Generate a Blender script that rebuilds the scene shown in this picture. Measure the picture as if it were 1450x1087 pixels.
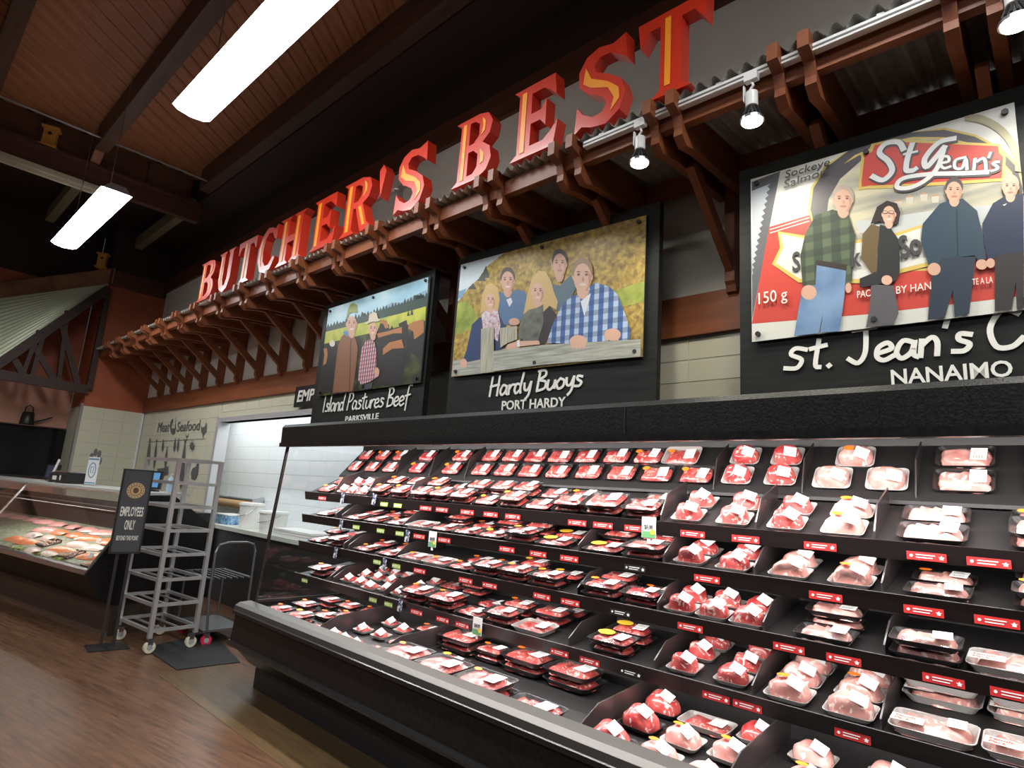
import bpy, bmesh, math, random
from mathutils import Vector, Matrix, noise
random.seed(7)
for o in list(bpy.data.objects): bpy.data.objects.remove(o)
S = bpy.context.scene
COL = S.collection
R_ = math.radians

# ------------------------------------------------------------------ camera, world, exposure
FPX = 850.0
YAW, PITCH, ROLL = R_(-43.283), R_(10.750), R_(3.9186)
CAM = Vector((0, 0, 1.6))
FW = Vector((math.sin(YAW)*math.cos(PITCH), math.cos(YAW)*math.cos(PITCH), math.sin(PITCH)))
_r = Vector((math.cos(YAW), -math.sin(YAW), 0)); _u = _r.cross(FW)
RT = math.cos(ROLL)*_r + math.sin(ROLL)*_u
UP = -math.sin(ROLL)*_r + math.cos(ROLL)*_u
cd = bpy.data.cameras.new('camera'); cam = bpy.data.objects.new('camera', cd); COL.objects.link(cam)
cd.sensor_width = 36; cd.lens = 36*FPX/1450; cd.clip_start = .05
m = Matrix((RT, UP, -FW)).transposed().to_4x4(); m.translation = CAM; cam.matrix_world = m
S.camera = cam
W = bpy.data.worlds.new('world'); S.world = W; W.use_nodes = True
W.node_tree.nodes['Background'].inputs[0].default_value = (.85, .9, 1, 1)
W.node_tree.nodes['Background'].inputs[1].default_value = .055
S.view_settings.view_transform = 'Standard'; S.view_settings.look = 'None'
S.view_settings.gamma = 1; S.view_settings.exposure = 0.0; S.view_settings.use_curve_mapping = False

def area(name, loc, sx, sy, watt, rot=(0,0,0), col=(1,1,1), parent=None, spread=180):
    l = bpy.data.lights.new(name, 'AREA'); l.shape = 'RECTANGLE'; l.size = sx; l.size_y = sy; l.energy = watt; l.color = col
    l.spread = R_(spread)
    o = bpy.data.objects.new(name, l); COL.objects.link(o); o.location = loc; o.rotation_euler = rot
    if parent: o.parent = parent
    return o
# rows of store fluorescents: each lamp's own light is made with its fixture further down
CASE_W = 40

# pixel helpers: a pixel gives a direction; the distance comes from a plane
def ray(x, y): return ((x-725)*RT - (y-543.5)*UP + FPX*FW).normalized()
def onz(x, y, z): d = ray(x, y); return CAM + d*((z-CAM.z)/d.z)
def ony(x, y, Y): d = ray(x, y); return CAM + d*(Y/d.y)
def onx(x, y, X): d = ray(x, y); return CAM + d*(X/d.x)
def onpl(x, y, p, n): d = ray(x, y); return CAM + d*((Vector(p)-CAM).dot(n)/d.dot(n))

# ------------------------------------------------------------------ materials
MATS = {}
def mat(name, col, rough=.5, metal=0, emit=0, coat=0, spec=None, fn=None):
    if name in MATS: return MATS[name]
    m = bpy.data.materials.new(name); m.use_nodes = True; nt = m.node_tree
    b = nt.nodes['Principled BSDF']
    b.inputs['Base Color'].default_value = (*col, 1); b.inputs['Roughness'].default_value = rough; b.inputs['Metallic'].default_value = metal
    if emit: b.inputs['Emission Color'].default_value = (*col, 1); b.inputs['Emission Strength'].default_value = emit
    if coat: b.inputs['Coat Weight'].default_value = coat; b.inputs['Coat Roughness'].default_value = .08
    if spec is not None: b.inputs['Specular IOR Level'].default_value = spec
    if fn: fn(nt, b)
    MATS[name] = m; return m
def ramp_noise(c1, c2, scale=8, detail=4, pos=(.35, .65), stretch=(1,1,1), rot=(0,0,0), bump=0, coord='Object', dist=0):
    def fn(nt, b):
        N, L = nt.nodes, nt.links
        tc = N.new('ShaderNodeTexCoord'); mp = N.new('ShaderNodeMapping')
        mp.inputs['Scale'].default_value = stretch; mp.inputs['Rotation'].default_value = rot
        L.new(tc.outputs[coord], mp.inputs[0])
        n = N.new('ShaderNodeTexNoise'); n.inputs['Scale'].default_value = scale; n.inputs['Detail'].default_value = detail
        n.inputs['Distortion'].default_value = dist
        L.new(mp.outputs[0], n.inputs['Vector'])
        r = N.new('ShaderNodeValToRGB'); e = r.color_ramp.elements
        e[0].position, e[1].position = pos; e[0].color = (*c1, 1); e[1].color = (*c2, 1)
        L.new(n.outputs['Fac'], r.inputs[0]); L.new(r.outputs[0], b.inputs['Base Color'])
        if bump:
            bp = N.new('ShaderNodeBump'); bp.inputs['Strength'].default_value = bump; bp.inputs['Distance'].default_value = .01
            L.new(n.outputs['Fac'], bp.inputs['Height']); L.new(bp.outputs[0], b.inputs['Normal'])
    return fn
def wood(name, c1, c2, axis, rough=.5):
    st = [6, 6, 6]; st[axis] = .6
    return mat(name, c1, rough, fn=ramp_noise(c1, c2, 3, 6, (.3, .7), tuple(st), bump=.15))
def meatmat(name, c1, c2, fat, scale=22):
    def fn(nt, b):
        N, L = nt.nodes, nt.links
        tc = N.new('ShaderNodeTexCoord'); oi = N.new('ShaderNodeObjectInfo')
        add = N.new('ShaderNodeVectorMath'); add.operation = 'ADD'
        L.new(tc.outputs['Object'], add.inputs[0]); L.new(oi.outputs['Location'], add.inputs[1])
        n = N.new('ShaderNodeTexNoise'); n.inputs['Scale'].default_value = scale; n.inputs['Detail'].default_value = 3; L.new(add.outputs[0], n.inputs['Vector'])
        r = N.new('ShaderNodeValToRGB'); e = r.color_ramp.elements
        e[0].position, e[1].position = .35, .62; e[0].color = (*c1, 1); e[1].color = (*c2, 1)
        L.new(n.outputs['Fac'], r.inputs[0])
        n2 = N.new('ShaderNodeTexNoise'); n2.inputs['Scale'].default_value = scale*1.3; n2.inputs['Detail'].default_value = 2; n2.inputs['Distortion'].default_value = 2.2; L.new(add.outputs[0], n2.inputs['Vector'])
        r2 = N.new('ShaderNodeValToRGB'); e = r2.color_ramp.elements
        e[0].position = .57; e[1].position = .66; e[0].color = (0,0,0,1); e[1].color = (1,1,1,1)
        L.new(n2.outputs['Fac'], r2.inputs[0])
        mx = N.new('ShaderNodeMix'); mx.data_type = 'RGBA'; L.new(r2.outputs[0], mx.inputs[0]); L.new(r.outputs[0], mx.inputs[6]); mx.inputs[7].default_value = (*fat, 1)
        L.new(mx.outputs[2], b.inputs['Base Color'])
        bp = N.new('ShaderNodeBump'); bp.inputs['Strength'].default_value = .6; bp.inputs['Distance'].default_value = .008
        L.new(n.outputs['Fac'], bp.inputs['Height']); L.new(bp.outputs[0], b.inputs['Normal'])
    return mat(name, c1, .32, coat=.5, fn=fn)
def glassy(name, refl=.08, tint=(1,1,1), rough=.03):
    if name in MATS: return MATS[name]
    m = bpy.data.materials.new(name); m.use_nodes = True; nt = m.node_tree; N, L = nt.nodes, nt.links
    N.remove(N['Principled BSDF']); out = N['Material Output']
    t = N.new('ShaderNodeBsdfTransparent'); t.inputs[0].default_value = (*tint, 1)
    g = N.new('ShaderNodeBsdfGlossy'); g.inputs['Roughness'].default_value = rough
    f = N.new('ShaderNodeLayerWeight'); f.inputs[0].default_value = .5
    pw = N.new('ShaderNodeMath'); pw.operation = 'POWER'; pw.inputs[1].default_value = 4; L.new(f.outputs['Facing'], pw.inputs[0])
    ml = N.new('ShaderNodeMath'); ml.operation = 'MULTIPLY'; ml.inputs[1].default_value = .6; L.new(pw.outputs[0], ml.inputs[0])
    ad = N.new('ShaderNodeMath'); ad.operation = 'ADD'; ad.inputs[1].default_value = refl; ad.use_clamp = True; L.new(ml.outputs[0], ad.inputs[0])
    mx = N.new('ShaderNodeMixShader'); L.new(ad.outputs[0], mx.inputs[0]); L.new(t.outputs[0], mx.inputs[1]); L.new(g.outputs[0], mx.inputs[2])
    L.new(mx.outputs[0], out.inputs[0]); MATS[name] = m; return m
def checks(name, c1, c2, c3, sc):
    def fn(nt, b):
        N, L = nt.nodes, nt.links
        tc = N.new('ShaderNodeTexCoord')
        outs = []
        for ax in ('X', 'Z'):
            w = N.new('ShaderNodeTexWave'); w.bands_direction = ax; w.inputs['Scale'].default_value = sc; L.new(tc.outputs['Object'], w.inputs['Vector'])
            r = N.new('ShaderNodeValToRGB'); r.color_ramp.elements[0].position = .45; r.color_ramp.elements[1].position = .6
            L.new(w.outputs['Fac'], r.inputs[0]); outs.append(r.outputs[0])
        a = N.new('ShaderNodeMix'); a.data_type = 'RGBA'; L.new(outs[0], a.inputs[0]); a.inputs[6].default_value = (*c1, 1); a.inputs[7].default_value = (*c2, 1)
        c = N.new('ShaderNodeMix'); c.data_type = 'RGBA'; L.new(outs[1], c.inputs[0]); L.new(a.outputs[2], c.inputs[6]); c.inputs[7].default_value = (*c3, 1)
        mm = N.new('ShaderNodeMix'); mm.data_type = 'RGBA'; mm.inputs[0].default_value = .5; L.new(a.outputs[2], mm.inputs[6]); L.new(c.outputs[2], mm.inputs[7])
        L.new(mm.outputs[2], b.inputs['Base Color'])
    return mat(name, c1, .6, fn=fn)
def flat(c, rough=.45):
    return mat('print_%02x%02x%02x' % tuple(int(min(1, v)*255) for v in c), c, rough)

M_black = mat('black_enamel', (.012, .011, .011), .28, spec=.25, fn=ramp_noise((.009,.008,.008), (.018,.016,.015), 40))
M_blackmat = mat('black_plastic', (.014, .013, .013), .45)
M_rail = mat('dark_shelf_rail', (.016, .012, .012), .3)
M_silver = mat('brushed_aluminium', (.5, .5, .49), .32, 1)
M_caserail = mat('satin_rail_metal', (.13, .125, .115), .42, .7)
M_steel = mat('stainless_steel', (.55, .55, .56), .28, 1)
M_galv = mat('galvanised_sheet', (.6, .61, .57), .32, .45, fn=ramp_noise((.5,.51,.47), (.68,.69,.64), 14))
M_white = mat('white_enamel', (.78, .77, .74), .4)
M_wx = wood('red_stained_wood_x', (.17, .045, .015), (.28, .085, .028), 0)
M_wy = wood('red_stained_wood_y', (.17, .045, .015), (.28, .085, .028), 1)
M_wz = wood('red_stained_wood_z', (.17, .045, .015), (.28, .085, .028), 2)
M_darkwoodx = wood('dark_beam_wood', (.05, .022, .013), (.10, .045, .026), 0)
M_darkwoody = wood('dark_girder_wood', (.06, .022, .015), (.11, .04, .026), 1)
M_plank = mat('ceiling_plank_wood', (.2, .08, .04), .55, fn=ramp_noise((.23,.075,.03), (.40,.155,.07), 2.5, 6, (.3,.7), (.5,6,6), bump=.1))
M_label = mat('thermal_label_paper', (.8, .8, .78), .5)
M_ink = mat('label_ink', (.12, .12, .12), .6)
M_orange = mat('orange_sticker', (.95, .22, .02), .4)
M_yellow = mat('yellow_sticker', (.95, .6, .05), .4)
M_film = glassy('cling_film', .10, (1,1,1), .22)
M_glass = glassy('clear_glass', .03, (.97,.98,.98), .01)

# ------------------------------------------------------------------ mesh helpers
class MB:
    def __init__(s): s.v = []; s.f = []; s.mi = []; s.mats = []
    def _m(s, m):
        if m is None: return 0
        if m not in s.mats: s.mats.append(m)
        return s.mats.index(m)
    def add(s, vs, fs, m=None):
        b = len(s.v); k = s._m(m); s.v += [tuple(v) for v in vs]
        for f in fs: s.f.append([b+i for i in f]); s.mi.append(k)
        return s
    def box(s, x0, x1, y0, y1, z0, z1, m=None):
        return s.add([(x0,y0,z0),(x1,y0,z0),(x1,y1,z0),(x0,y1,z0),(x0,y0,z1),(x1,y0,z1),(x1,y1,z1),(x0,y1,z1)],
              [(0,3,2,1),(4,5,6,7),(0,1,5,4),(1,2,6,5),(2,3,7,6),(3,0,4,7)], m)
    def prism(s, poly, axis, a, b, m=None):
        # poly: 2D points; extruded along axis from a to b.  axis x -> (y,z), y -> (x,z), z -> (x,y)
        def P(p, t): return {'x': (t, p[0], p[1]), 'y': (p[0], t, p[1]), 'z': (p[0], p[1], t)}[axis]
        n = len(poly)
        return s.add([P(p, a) for p in poly]+[P(p, b) for p in poly],
              [tuple(range(n))[::-1], tuple(range(n, 2*n))]+[(i, (i+1) % n, n+(i+1) % n, n+i) for i in range(n)], m)
    def bar(s, p, q, w, h=None, m=None, up=(0,0,1)):
        p, q = Vector(p), Vector(q); d = (q-p).normalized(); u = Vector(up)
        if abs(d.dot(u)) > .98: u = Vector((1,0,0))
        a = d.cross(u).normalized()*w/2; b = a.cross(d).normalized()*(h or w)/2
        vs = [p-a-b, p+a-b, p+a+b, p-a+b, q-a-b, q+a-b, q+a+b, q-a+b]
        return s.add(vs, [(0,3,2,1),(4,5,6,7),(0,1,5,4),(1,2,6,5),(2,3,7,6),(3,0,4,7)], m)
    def tube(s, pts, r, n=8, m=None):
        pts = [Vector(p) for p in pts]; vs = []; fs = []
        for i, p in enumerate(pts):
            d = (pts[min(i+1, len(pts)-1)]-pts[max(i-1, 0)]).normalized()
            u = Vector((0,0,1)) if abs(d.z) < .9 else Vector((1,0,0))
            a = d.cross(u).normalized(); b = a.cross(d)
            rr = r[i] if isinstance(r, (list, tuple)) else r
            vs += [p+(a*math.cos(t)+b*math.sin(t))*rr for t in [2*math.pi*k/n for k in range(n)]]
        for i in range(len(pts)-1):
            for k in range(n): fs.append((i*n+k, i*n+(k+1) % n, (i+1)*n+(k+1) % n, (i+1)*n+k))
        fs += [tuple(range(n))[::-1], tuple(range((len(pts)-1)*n, len(pts)*n))]
        return s.add(vs, fs, m)
    def build(s, name, m=None, parent=None, loc=None, rot=None, smooth=False):
        me = bpy.data.meshes.new(name); me.from_pydata(s.v, [], s.f)
        ms = s.mats if s.mats else ([m] if m else [])
        for x in ms: me.materials.append(x)
        if s.mats: me.polygons.foreach_set('material_index', s.mi)
        bm = bmesh.new(); bm.from_mesh(me); bmesh.ops.recalc_face_normals(bm, faces=bm.faces); bm.to_mesh(me); bm.free()
        if smooth: me.polygons.foreach_set('use_smooth', [True]*len(me.polygons))
        return inst(name, me, parent, loc, rot)
def inst(name, me, parent=None, loc=None, rot=None, scale=None):
    o = bpy.data.objects.new(name, me); COL.objects.link(o)
    if parent: o.parent = parent
    if loc is not None: o.location = loc
    if rot is not None: o.rotation_euler = rot
    if scale is not None: o.scale = scale
    return o
def tag(o, label=None, cat=None, group=None, kind=None):
    for k, v in (('label', label), ('category', cat), ('group', group), ('kind', kind)):
        if v: o[k] = v
    return o
def thing(name, loc, label, cat, group=None, rot=(0,0,0)):
    o = bpy.data.objects.new(name, None); COL.objects.link(o); o.location = loc; o.rotation_euler = rot; o.empty_display_size = .1
    return tag(o, label, cat, group)
def struct(name, mb, m): return tag(mb.build(name, m), kind='structure')
def text_mesh(txt, bold=.0, ext=0, shear=0, res=3):
    c = bpy.data.curves.new('t', 'FONT'); c.body = txt; c.size = 1; c.offset = bold; c.extrude = ext; c.shear = shear; c.resolution_u = res
    o = bpy.data.objects.new('t', c); COL.objects.link(o); bpy.context.view_layer.update()
    me = bpy.data.meshes.new_from_object(o.evaluated_get(bpy.context.evaluated_depsgraph_get()))
    bpy.data.objects.remove(o); bpy.data.curves.remove(c)
    return me
def text_part(txt, m, parent, x0, z0, width, height, y, name='lettering', bold=.0, shear=0, rot=0, facing='-y'):
    """flat lettering in the parent's xz plane (front is -y) fitted to width x height (capital height)"""
    me = text_mesh(txt, bold, .002, shear)
    xs = [v.co.x for v in me.vertices]; ys = [v.co.y for v in me.vertices]
    sx = width/(max(xs)-min(xs)); sz = height/.70
    c, s_ = math.cos(rot), math.sin(rot); x_ = min(xs)
    for v in me.vertices:
        a, b = (v.co.x-x_)*sx, v.co.y*sz
        v.co = (x0+a*c-b*s_, y-.0015*(1 if v.co.z > 0 else -1), z0+a*s_+b*c)
    me.materials.clear(); me.materials.append(m)
    return inst(name, me, parent)
def ellipse(cx, cy, rx, ry, n=18, rot=0):
    return [(cx+rx*math.cos(t)*math.cos(rot)-ry*math.sin(t)*math.sin(rot), cy+rx*math.cos(t)*math.sin(rot)+ry*math.sin(t)*math.cos(rot)) for t in [2*math.pi*k/n for k in range(n)]]
def ribbon(mb, pts, w, plane, m=None):
    """brush stroke through 2D points as one strip; plane(x, z) -> 3D"""
    pts = [Vector(p) for p in pts]; L_, R2 = [], []
    for i, p in enumerate(pts):
        d = pts[min(i+1, len(pts)-1)]-pts[max(i-1, 0)]
        if d.length < 1e-9: d = Vector((1, 0))
        d.normalize(); n = Vector((-d.y, d.x))*w/2
        if i == 0: p = p-d*w*.35
        if i == len(pts)-1: p = p+d*w*.35
        L_.append(p+n); R2.append(p-n)
    for i in range(len(pts)-1):
        q = [plane(*k) for k in (L_[i], R2[i], R2[i+1], L_[i+1])]
        q = [(k[0], k[1]-.00003*(i % 7), k[2]) for k in q]
        mb.add(q, [(0,1,2,3)], m)
def catmull(pts, n=5):
    if len(pts) < 3: return pts
    P = [pts[0]]+list(pts)+[pts[-1]]; out = []
    for i in range(1, len(P)-2):
        for k in range(n):
            t = k/n; r = []
            for j in (0, 1):
                a, b, c, d = P[i-1][j], P[i][j], P[i+1][j], P[i+2][j]
                r.append(.5*(2*b+(c-a)*t+(2*a-5*b+4*c-d)*t*t+(3*b-a-3*c+d)*t**3))
            out.append(tuple(r))
    return out+[pts[-1]]

# ------------------------------------------------------------------ the setting
YW = 3.40; XL = -12.31; XR = 2.2; ZC = 6.1
def floorfn(nt, b):
    N, L = nt.nodes, nt.links
    tc = N.new('ShaderNodeTexCoord'); mp = N.new('ShaderNodeMapping'); mp.inputs['Rotation'].default_value = (0,0,R_(-10.6)); L.new(tc.outputs['Object'], mp.inputs[0])
    br = N.new('ShaderNodeTexBrick'); br.inputs['Scale'].default_value = 1; br.inputs['Brick Width'].default_value = 1.2; br.inputs['Row Height'].default_value = .15; br.inputs['Mortar Size'].default_value = .0012
    br.inputs['Color1'].default_value = (.115,.058,.031,1); br.inputs['Color2'].default_value = (.142,.073,.04,1); br.inputs['Mortar'].default_value = (.10,.048,.024,1); L.new(mp.outputs[0], br.inputs['Vector'])
    m2 = N.new('ShaderNodeMapping'); m2.inputs['Scale'].default_value = (1.2, 14, 1); L.new(mp.outputs[0], m2.inputs[0])
    n = N.new('ShaderNodeTexNoise'); n.inputs['Scale'].default_value = 2.4; n.inputs['Detail'].default_value = 7; n.inputs['Roughness'].default_value = .65; n.inputs['Distortion'].default_value = .6; L.new(m2.outputs[0], n.inputs['Vector'])
    r = N.new('ShaderNodeValToRGB'); e = r.color_ramp.elements; e[0].position = .28; e[1].position = .6; e[0].color = (.35,.32,.3,1); e[1].color = (1.08,1.05,1,1); L.new(n.outputs['Fac'], r.inputs[0])
    mx = N.new('ShaderNodeMix'); mx.data_type = 'RGBA'; mx.blend_type = 'MULTIPLY'; mx.inputs[0].default_value = 1; L.new(br.outputs['Color'], mx.inputs[6]); L.new(r.outputs[0], mx.inputs[7])
    L.new(mx.outputs[2], b.inputs['Base Color'])
    bp = N.new('ShaderNodeBump'); bp.inputs['Strength'].default_value = .08; L.new(n.outputs['Fac'], bp.inputs['Height']); L.new(bp.outputs[0], b.inputs['Normal'])
M_floor = mat('vinyl_wood_floor', (.26,.13,.07), .36, fn=floorfn)
fl = struct('floor', MB().box(-16, 6, -5, YW+1.2, -.05, 0), M_floor)
MB().box(-5.6, 3, 1.98, 2.5, 0, .002).build('floor_border', mat('floor_border_vinyl', (.2,.12,.05), .36, fn=ramp_noise((.075,.045,.018), (.125,.078,.034), 3, 6, (.3,.7), (1.5,14,1))), fl)

M_plaster = mat('cream_plaster', (.74,.71,.62), .8, fn=ramp_noise((.71,.68,.59), (.77,.74,.65), 2))
M_orangewall = mat('terracotta_paint', (.36,.085,.03), .6, fn=ramp_noise((.33,.075,.026), (.40,.10,.036), 3))
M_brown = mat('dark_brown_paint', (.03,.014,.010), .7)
M_tile = mat('cream_glazed_tile', (.66,.63,.48), .3)
M_wtile = mat('white_glazed_tile', (.78,.80,.82), .3)
M_grout = mat('tile_grout', (.57,.54,.41), .7)
M_wgrout = mat('white_grout', (.68,.70,.72), .7)
DX0, DX1, DZ = -8.82, -4.9, 2.38
wb = MB().box(XL, DX0, YW, YW+.12, 0, 2.66, M_grout).box(DX0, DX1, YW, YW+.12, DZ, 2.66, M_grout).box(DX1, XR, YW, YW+.12, 0, 2.66, M_grout)
wb.box(XL, XR, YW, YW+.12, 2.66, 5.0, M_plaster).box(XL, XR, YW, YW+.12, 5.0, ZC+.2, M_brown)
wall_back = struct('wall_back', wb, None)
def tile_mesh(w, h, t=.004):
    me = bpy.data.meshes.new('tile'); b = .002
    mb = MB(); mb.add([(0,0,0),(w,0,0),(w,0,h),(0,0,h),(b,-t,b),(w-b,-t,b),(w-b,-t,h-b),(b,-t,h-b)], [(4,5,6,7),(0,1,5,4),(1,2,6,5),(2,3,7,6),(3,0,4,7)])
    me.from_pydata(mb.v, [], mb.f); return me
def tiles(parent, m, org, ux, nx, nz, tw, th, rotz=0, skip=None):
    me = tile_mesh(tw-.006, th-.006); me.materials.append(m)
    for j in range(nz):
        for i in range(nx):
            p = Vector(org)+Vector(ux)*(i*tw)+Vector((0,0,j*th))
            if skip and skip(p): continue
            inst('tile', me, parent, p, (0,0,rotz))
tiles(wall_back, M_tile, (XL+.005, YW, .0), (1,0,0), 9, 13, .3795, .2045)
me_head = tile_mesh(.374, .13)
me_head.materials.append(M_tile)
for i in range(10): inst('tile', me_head, wall_back, (DX0+.02+i*.38, YW, 2.52))
for i in range(8): inst('tile', me_head, wall_back, (-3.6+i*.38, YW, 2.52))
for i in range(8): inst('tile', me_head, wall_back, (-3.6+i*.38, YW, 2.38))
struct('trim_1', MB().box(XL+.005, XR, YW-.045, YW-.002, 2.665, 2.925), M_wx)
struct('trim_2', MB().box(XL+.005, XR, YW-.045, YW-.002, 4.95, 5.22), mat('dark_trim_wood', (.09,.03,.014), .5, fn=ramp_noise((.07,.022,.01), (.12,.04,.018), 3, 5, (.3,.7), (.6,6,6))))
# return wall, terracotta over cream tile
wr = MB().box(XL-.9, XL, 2.46, YW+.1, 0, 2.66, M_grout).box(XL-.9, XL, 2.46, YW+.1, 2.66, 4.85, M_orangewall).box(XL-.9, XL, 2.46, YW+.1, 4.85, ZC+.2, M_brown)
wall_return = struct('wall_return', wr, None)
tiles(wall_return, M_tile, (XL, 2.465, 0), (0,1,0), 3, 13, .311, .2045, R_(90))
struct('trim_3', MB().box(XL+.002, XL+.035, 2.46, YW-.05, 4.83, 5.12), MATS['dark_trim_wood'])
struct('trim_4', MB().box(XL-.03, XL+.012, 2.42, 2.458, 0, 2.7), M_steel)
struct('trim_5', MB().box(XL+.01, XL+.04, YW-.05, YW-.012, 0, 2.66), M_white)
# left wall
wl = MB().box(XL-1.1, XL-.95, -5, 2.46, 0, 3.06, mat('peach_paint', (.62,.30,.20), .6)).box(XL-1.1, XL-.95, -5, 2.46, 3.06, 4.9, M_orangewall).box(XL-1.1, XL-.95, -5, 2.46, 4.9, ZC+.2, M_brown)
struct('wall_left', wl, None)
# prep room behind the opening
pr = struct('wall_prep_room', MB().box(-11.7, -4, 4.25, 4.35, 0, 2.7), M_wgrout)
tiles(pr, M_wtile, (-11.5, 4.25, .9), (1,0,0), 17, 8, .42, .2045)
struct('wall_prep_left', MB().box(-11.8, -11.7, YW+.12, 4.35, 0, 2.7), M_wtile)
struct('wall_prep_right', MB().box(-4, -3.9, YW+.12, 4.35, 0, 2.7), M_wtile)
struct('ceiling_prep_room', MB().box(-11.8, -3.9, YW+.12, 4.35, 2.7, 2.75), M_white)
dfm = MB().box(DX0-.07, DX0+.02, YW-.03, YW+.13, 0, DZ+.06).box(DX0+.02, DX1, YW-.03, YW+.13, DZ, DZ+.06).box(DX1-.02, DX1+.06, YW-.03, YW+.13, 0, DZ+.06)
struct('door_frame_1', dfm, mat('satin_door_steel', (.62,.62,.62), .4, .4))
pl = thing('prep_room_lamp', (-8.2, 3.85, 2.655), 'white ceiling lamp inside the tiled prep room', 'lamp')
MB().box(-2.25, 2.25, -.23, .23, 0, .04).build('housing', M_white, pl)
area('prep_light', (0, 0, -.01), 4.5, .45, 34, col=(.88,.94,1), parent=pl)

# ceiling of diagonal planks
cl = struct('ceiling', MB().box(XL-1.2, XR, -4, YW+.12, ZC+.03, ZC+.12), M_brown)
pd = Vector((-.616, .788)); pn = Vector((.788, .616))
def clip(c):
    t0, t1 = -1e9, 1e9
    for k, lo, hi in ((0, -9.6, XR), (1, -3.9, YW-.25)):
        a, b = (lo-c[k])/pd[k], (hi-c[k])/pd[k]
        t0 = max(t0, min(a, b)); t1 = min(t1, max(a, b))
    return t0, t1
k = -13.0
while k < 5:
    c = pn*k; t0, t1 = clip(c)
    if t1-t0 > .3:
        L_ = t1-t0; ce = c+pd*((t0+t1)/2)
        MB().prism([(-.092, .03), (.092, .03), (.092, .006), (.085, 0), (-.085, 0), (-.092, .006)], 'x', -L_/2, L_/2).build('plank', M_plank, cl, (ce.x, ce.y, ZC), (0, 0, math.atan2(pd.y, pd.x)))
    k += .188
struct('ceiling_shade_panel', MB().box(XL, XR, 2.86, YW-.003, ZC-.36, ZC-.01), M_brown)  # added dark panel: ceiling shade put in as brown, also hides plank ends
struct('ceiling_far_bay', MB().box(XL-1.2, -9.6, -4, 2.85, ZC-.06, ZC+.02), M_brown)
for by in (-2.4, -1.0, .28, 1.46, 2.78):
    b = MB().box(-9.17, XR, by-.075, by+.075, ZC-.34, ZC-.002).build('ceiling_beam', M_darkwoodx)
    tag(b, {-2.4:'dark wooden ceiling beam, farthest from the sign wall', -1.0:'dark wooden ceiling beam, fourth from the sign wall', .28:'dark wooden ceiling beam at the top left corner', 1.46:'dark wooden ceiling beam with looped white cable', 2.78:'dark wooden ceiling beam closest to the red letters'}[by], 'beam', 'ceiling beams')
    if by > 0:
        b2 = MB().box(-12.2, -9.62, by-.06, by+.06, ZC-.5, ZC-.3).build('ceiling_beam', mat('pale_beam_paint', (.2,.17,.1), .6))
        tag(b2, 'pale beam beyond the girder, %s' % {.28:'leftmost', 1.46:'above the small lamp', 2.78:'nearest the sign wall'}[by], 'beam', 'ceiling beams')
gd = thing('girder', (-9.5, 0, 5.38), 'dark brown girder crossing above the far hanging lamp', 'beam')
MB().box(-.06, .06, -3.9, 2.855, 0, .25).build('web', M_darkwoody, gd)
MB().box(-.1, .1, -3.9, 2.855, .25, .285).build('top_flange', M_darkwoody, gd)
MB().box(-.02, .1, -3.9, 1.7, -.07, -.005).build('cable_tray', mat('cream_metal', (.5,.46,.34), .5), gd)
MB().box(.0, .05, -3.9, 1.7, -.11, -.075).build('cable_tray', MATS['cream_metal'], gd)
for i in range(7):
    MB().box(-.01, .02, -1.6+i*.62, -1.6+i*.62+.6, .29, .715).build('gable_panel', mat('gable_wood', (.12,.05,.025), .6, fn=ramp_noise((.09,.035,.017), (.15,.065,.032), 2, 5, (.3,.7), (6,1,3))), gd, (-.08,0,0))
for yy in (.28, 1.46): MB().bar((.02, yy, .3), (.32, yy, .52), .11, .09).build('knee_block', M_wx, gd)
# conduits
tag(MB().tube([(-8.9, -2, 5.82), (-8.9, 3.2, 5.82)], .012).build('conduit', mat('grey_conduit', (.3,.3,.3), .4, .6)), 'thin metal conduit under the ceiling planks, upper one', 'conduit', 'ceiling conduits')
p0 = onx(0, 113, -9.3); p1 = onx(160, 183, -9.3)
tag(MB().tube([p0+(p0-p1), p0, p1], .013).build('conduit', mat('pale_conduit', (.6,.6,.58), .35, .6)), 'pale metal conduit ending at the beam, just above the girder', 'conduit', 'ceiling conduits')
pts = [onx(*q, -8.9) for q in ((170,180),(185,165),(194,148),(188,135),(187,126),(192,123),(195,130),(192,142))]
tag(MB().tube(pts, .009).build('looped_cable', M_white), 'white looped cable tied at the ceiling beam', 'cable')

# ------------------------------------------------------------------ hanging fluorescent lamps
M_tube = mat('lit_diffuser', (1,1,1), .5, emit=14)
def fixture(xa, xb, y, z, label, watt, cable):
    t = thing('hanging_lamp', ((xa+xb)/2, y, z), label, 'lamp', 'hanging fluorescent lamps')
    l = (xb-xa)/2
    MB().prism([(-.13,.02),(-.07,.09),(.07,.09),(.13,.02)], 'x', -l, l).build('housing', mat('lamp_grey', (.3,.3,.3), .5), t)
    MB().prism([(-.145,.018),(-.1,-.008),(0,-.022),(.1,-.008),(.145,.018)], 'x', -l+.01, l-.01).build('diffuser', M_tube, t)
    for e in (-1, 1):
        MB().prism([(-.05,.09),(-.03,.13),(.03,.13),(.05,.09)], 'x', e*(l-.4)-.05, e*(l-.4)+.05).build('bracket', MATS['lamp_grey'], t)
        MB().tube([(e*(l-.4), 0, .13), (e*(l-.4), 0, cable)], .005, 6).build('cable', M_silver, t)
    area('lamp_light', (0, 0, -.05), 2*l, .26, watt, col=(.93,.97,1), parent=t)
fixture(-5.08, -2.63, 1.34, 4.5, 'large hanging fluorescent lamp at the top edge', 52, 1.6)
fixture(-9.68, -7.23, 1.36, 4.5, 'smaller-looking hanging fluorescent lamp in front of the girder', 52, 1.6)
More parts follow.
